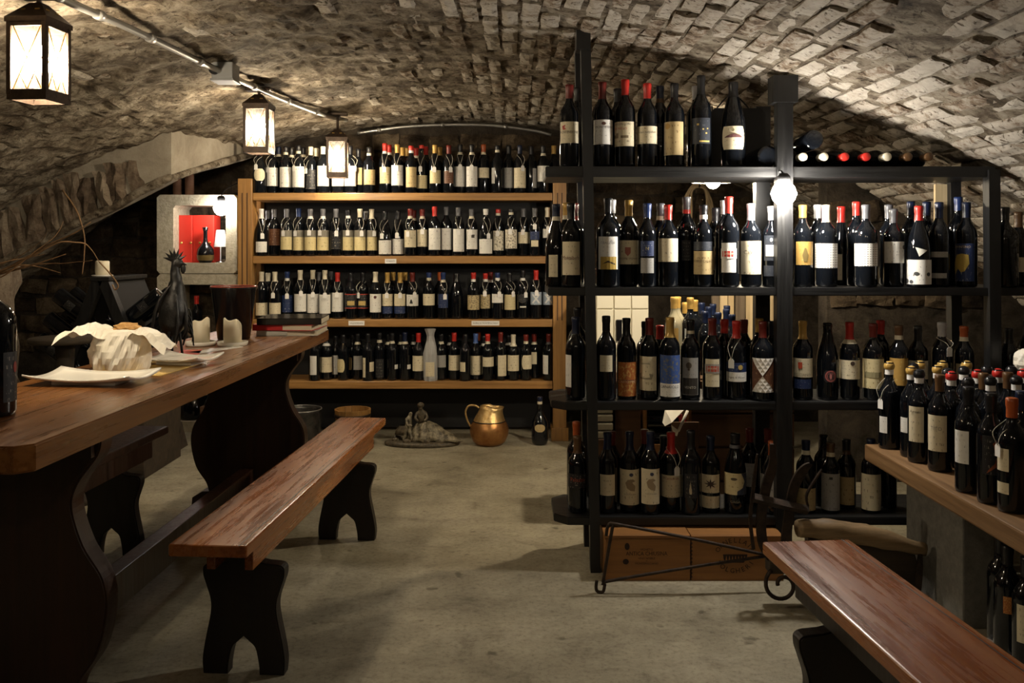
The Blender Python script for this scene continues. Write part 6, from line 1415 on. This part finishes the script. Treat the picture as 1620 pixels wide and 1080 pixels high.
# ================================================================ ON THE FLOOR BELOW THE PINE RACK
def skin_fig(nm, pts, edges, rad, m, parent, root=0):
    me = bpy.data.meshes.new(nm); me.from_pydata(pts, edges, []); o = obj(nm, me, None, parent)
    sk = o.modifiers.new('skin', 'SKIN')
    for i, v in enumerate(me.skin_vertices[0].data): v.radius = (rad[i], rad[i]); v.use_root = (i == root)
    ss = o.modifiers.new('sub', 'SUBSURF'); ss.levels = 2; ss.render_levels = 2
    dg = bpy.context.evaluated_depsgraph_get(); out = bpy.data.meshes.new_from_object(o.evaluated_get(dg)); o.modifiers.clear(); old = o.data; o.data = out; bpy.data.meshes.remove(old)
    out.materials.clear(); out.materials.append(m); out.polygons.foreach_set('use_smooth', [True] * len(out.polygons)); return o
def statue():
    Y = 5.42; t = thing('figurine_group', 'tarnished statuette of a seated couple on an oval base, on the floor', 'statuette', (px(668, Y), Y, 0))
    obj('base', lathe([(0, 0), (.225, 0), (.232, .012), (.225, .022), (.20, .028), (0, .03)], 40, True, lambda x, y, z: (x, y * .5, z)), STATUED, t)
    def cloth(x, y, z): 
        a = math.atan2(y, x); k = 1 + .13 * math.sin(a * 11 + z * 35) + .07 * math.sin(a * 5 - z * 60) + .08 * mn.noise(Vector((x * 30, y * 30, z * 30))); return (x * k + .03 + (.10 - z) * .5 * max(0, math.cos(a)), y * k * .62, z)
    obj('skirt', lathe([(0, .028), (.13, .028), (.135, .045), (.11, .07), (.085, .10), (.06, .125), (.035, .14), (0, .145)], 44, True, cloth), STATUE, t)
    obj('drapery', lathe([(0, .028), (.075, .03), (.06, .05), (.03, .062), (0, .066)], 30, True, lambda x, y, z: (x * 1.5 + .14, y * .5 - .04, z * (1 + .15 * math.sin(x * 90)))), STATUE, t)
    skin_fig('woman', [(.0, 0, .13), (-.002, 0, .165), (-.006, -.002, .195), (-.008, -.004, .212), (-.010, -.008, .232), (-.032, -.005, .19), (-.040, -.025, .165), (-.02, -.045, .150), (.022, -.005, .19), (.034, -.025, .165), (.015, -.045, .150)],
             [(0, 1), (1, 2), (2, 3), (3, 4), (2, 5), (5, 6), (6, 7), (2, 8), (8, 9), (9, 10)], [.03, .024, .024, .009, .019, .011, .009, .007, .011, .009, .007], STATUED, t)
    obj('hair', ico(.022, 2, None, True, (1, 1, .8), (-.010, .002, .240)), STATUED, t)
    skin_fig('man', [(-.085, 0, .10), (-.080, 0, .135), (-.075, 0, .165), (-.072, -.003, .18), (-.068, -.008, .198), (-.098, -.03, .085), (-.100, -.035, .05), (-.112, -.045, .032), (-.075, -.035, .09), (-.062, -.05, .055), (-.055, -.06, .033), (-.095, -.02, .155), (-.085, -.05, .125), (-.055, -.05, .125)],
             [(0, 1), (1, 2), (2, 3), (3, 4), (0, 5), (5, 6), (6, 7), (0, 8), (8, 9), (9, 10), (2, 11), (11, 12), (12, 13)], [.022, .021, .022, .008, .016, .014, .010, .008, .014, .010, .008, .010, .008, .006], STATUE, t)
    obj('coat', lathe([(.028, 0), (.05, -.03), (.055, -.055), (.02, -.06)], 16, True, lambda x, y, z: (x * 1.1 - .11, y * .7 + .01, z + .115)), STATUED, t)
    for i in range(9):
        a = i * .7; obj('rock', ico(.02, 1, lambda v: v * (1 + .3 * mn.noise(v * 90 + Vector((i, 0, 0)))), False, (1.4, 1, .8), (.2 * math.cos(a) * .85, .1 * math.sin(a) * .8, .034)), STATUED, t)
statue()
def jug():
    Y = 5.42; s = F / Y; c = px(774, Y); t = thing('copper_jug', 'round copper jug with brass neck and loop handle, on the floor', 'jug', (c, Y, 0))
    obj('belly', lathe([(0, 0), (.075, 0), (.098, .02), (.116, .06), (.120, .09), (.112, .12), (.098, .145)], 36), COPPER, t)
    def sp(x, y, z): 
        k = max(0, (z - .15) / .09); return (x + (.030 * k * k if x > 0 else .018 * k), y * (1 - .12 * k), z + (.004 * k if x > 0 else .014 * k))
    obj('neck', lathe([(.099, .144), (.090, .165), (.078, .19), (.070, .21), (.070, .225), (.064, .225), (.062, .205), (.084, .15)], 36, True, sp), BRASSJ, t)
    obj('seam_band', tube([(.0995 * math.cos(a), .0995 * math.sin(a), .145) for a in np.linspace(0, 2 * PI, 33)[:-1]], .0032, 6, True), BLACKIRON, t)
    obj('handle', tube(spline([(-.062, 0, .222), (-.085, 0, .237), (-.125, 0, .235), (-.145, 0, .20), (-.135, 0, .15), (-.115, 0, .11)], 6), [.006] * 31, 8), BRASSJ, t)
jug()
bottle(854, 618, 5.42, 0.0, 'navy', 8, 'cream', [(846, 862, 645, 657, 'G', .6)], kind='fl', H=.29, label='round-bellied dark flask with cream crest label, on the floor', name='wine_flask')
def tubs():
    Y = 5.43; t = thing('wooden_bucket', 'brown wooden bucket on the floor beyond the middle bench', 'bucket', (px(558, Y), Y, 0))
    n = 14
    for i in range(n):
        a0, a1 = 2 * PI * i / n + .01, 2 * PI * (i + 1) / n - .01
        v = []
        for z, r in ((0, .092), (.215, .112)):
            for a in (a0, a1):
                for rr in (r, r - .012): v.append((rr * math.cos(a), rr * math.sin(a), z))
        obj('stave', me_from(v, [(0, 2, 6, 4), (1, 5, 7, 3), (0, 4, 5, 1), (2, 3, 7, 6), (0, 1, 3, 2), (4, 6, 7, 5)]), PINEV, t)
    obj('bottom', lathe([(0, .02), (.085, .02), (.085, .03), (0, .03)], 18), PINE, t)
    for z, r in ((.05, .098), (.17, .109)): obj('hoop', lathe([(r, z), (r + .002, z), (r + .003, z + .018), (r + .001, z + .018)], 28), IRON, t)
    t = thing('dark_crock', 'dark glazed crock on the floor behind the far trestle', 'crock', (px(476, 5.42), 5.42, 0))
    obj('pot', lathe([(0, 0), (.09, 0), (.115, .05), (.125, .14), (.12, .20), (.128, .215), (.122, .218), (.11, .20), (.10, .02), (0, .02)], 30), mat('dark_glaze', (.02, .02, .02), .25, c2=(.05, .045, .04), scale=20), t)
    obj('rim', tube([(.125 * math.cos(a), .125 * math.sin(a), .217) for a in np.linspace(0, 2 * PI, 33)[:-1]], .003, 6, True), STEEL, t)
tubs()
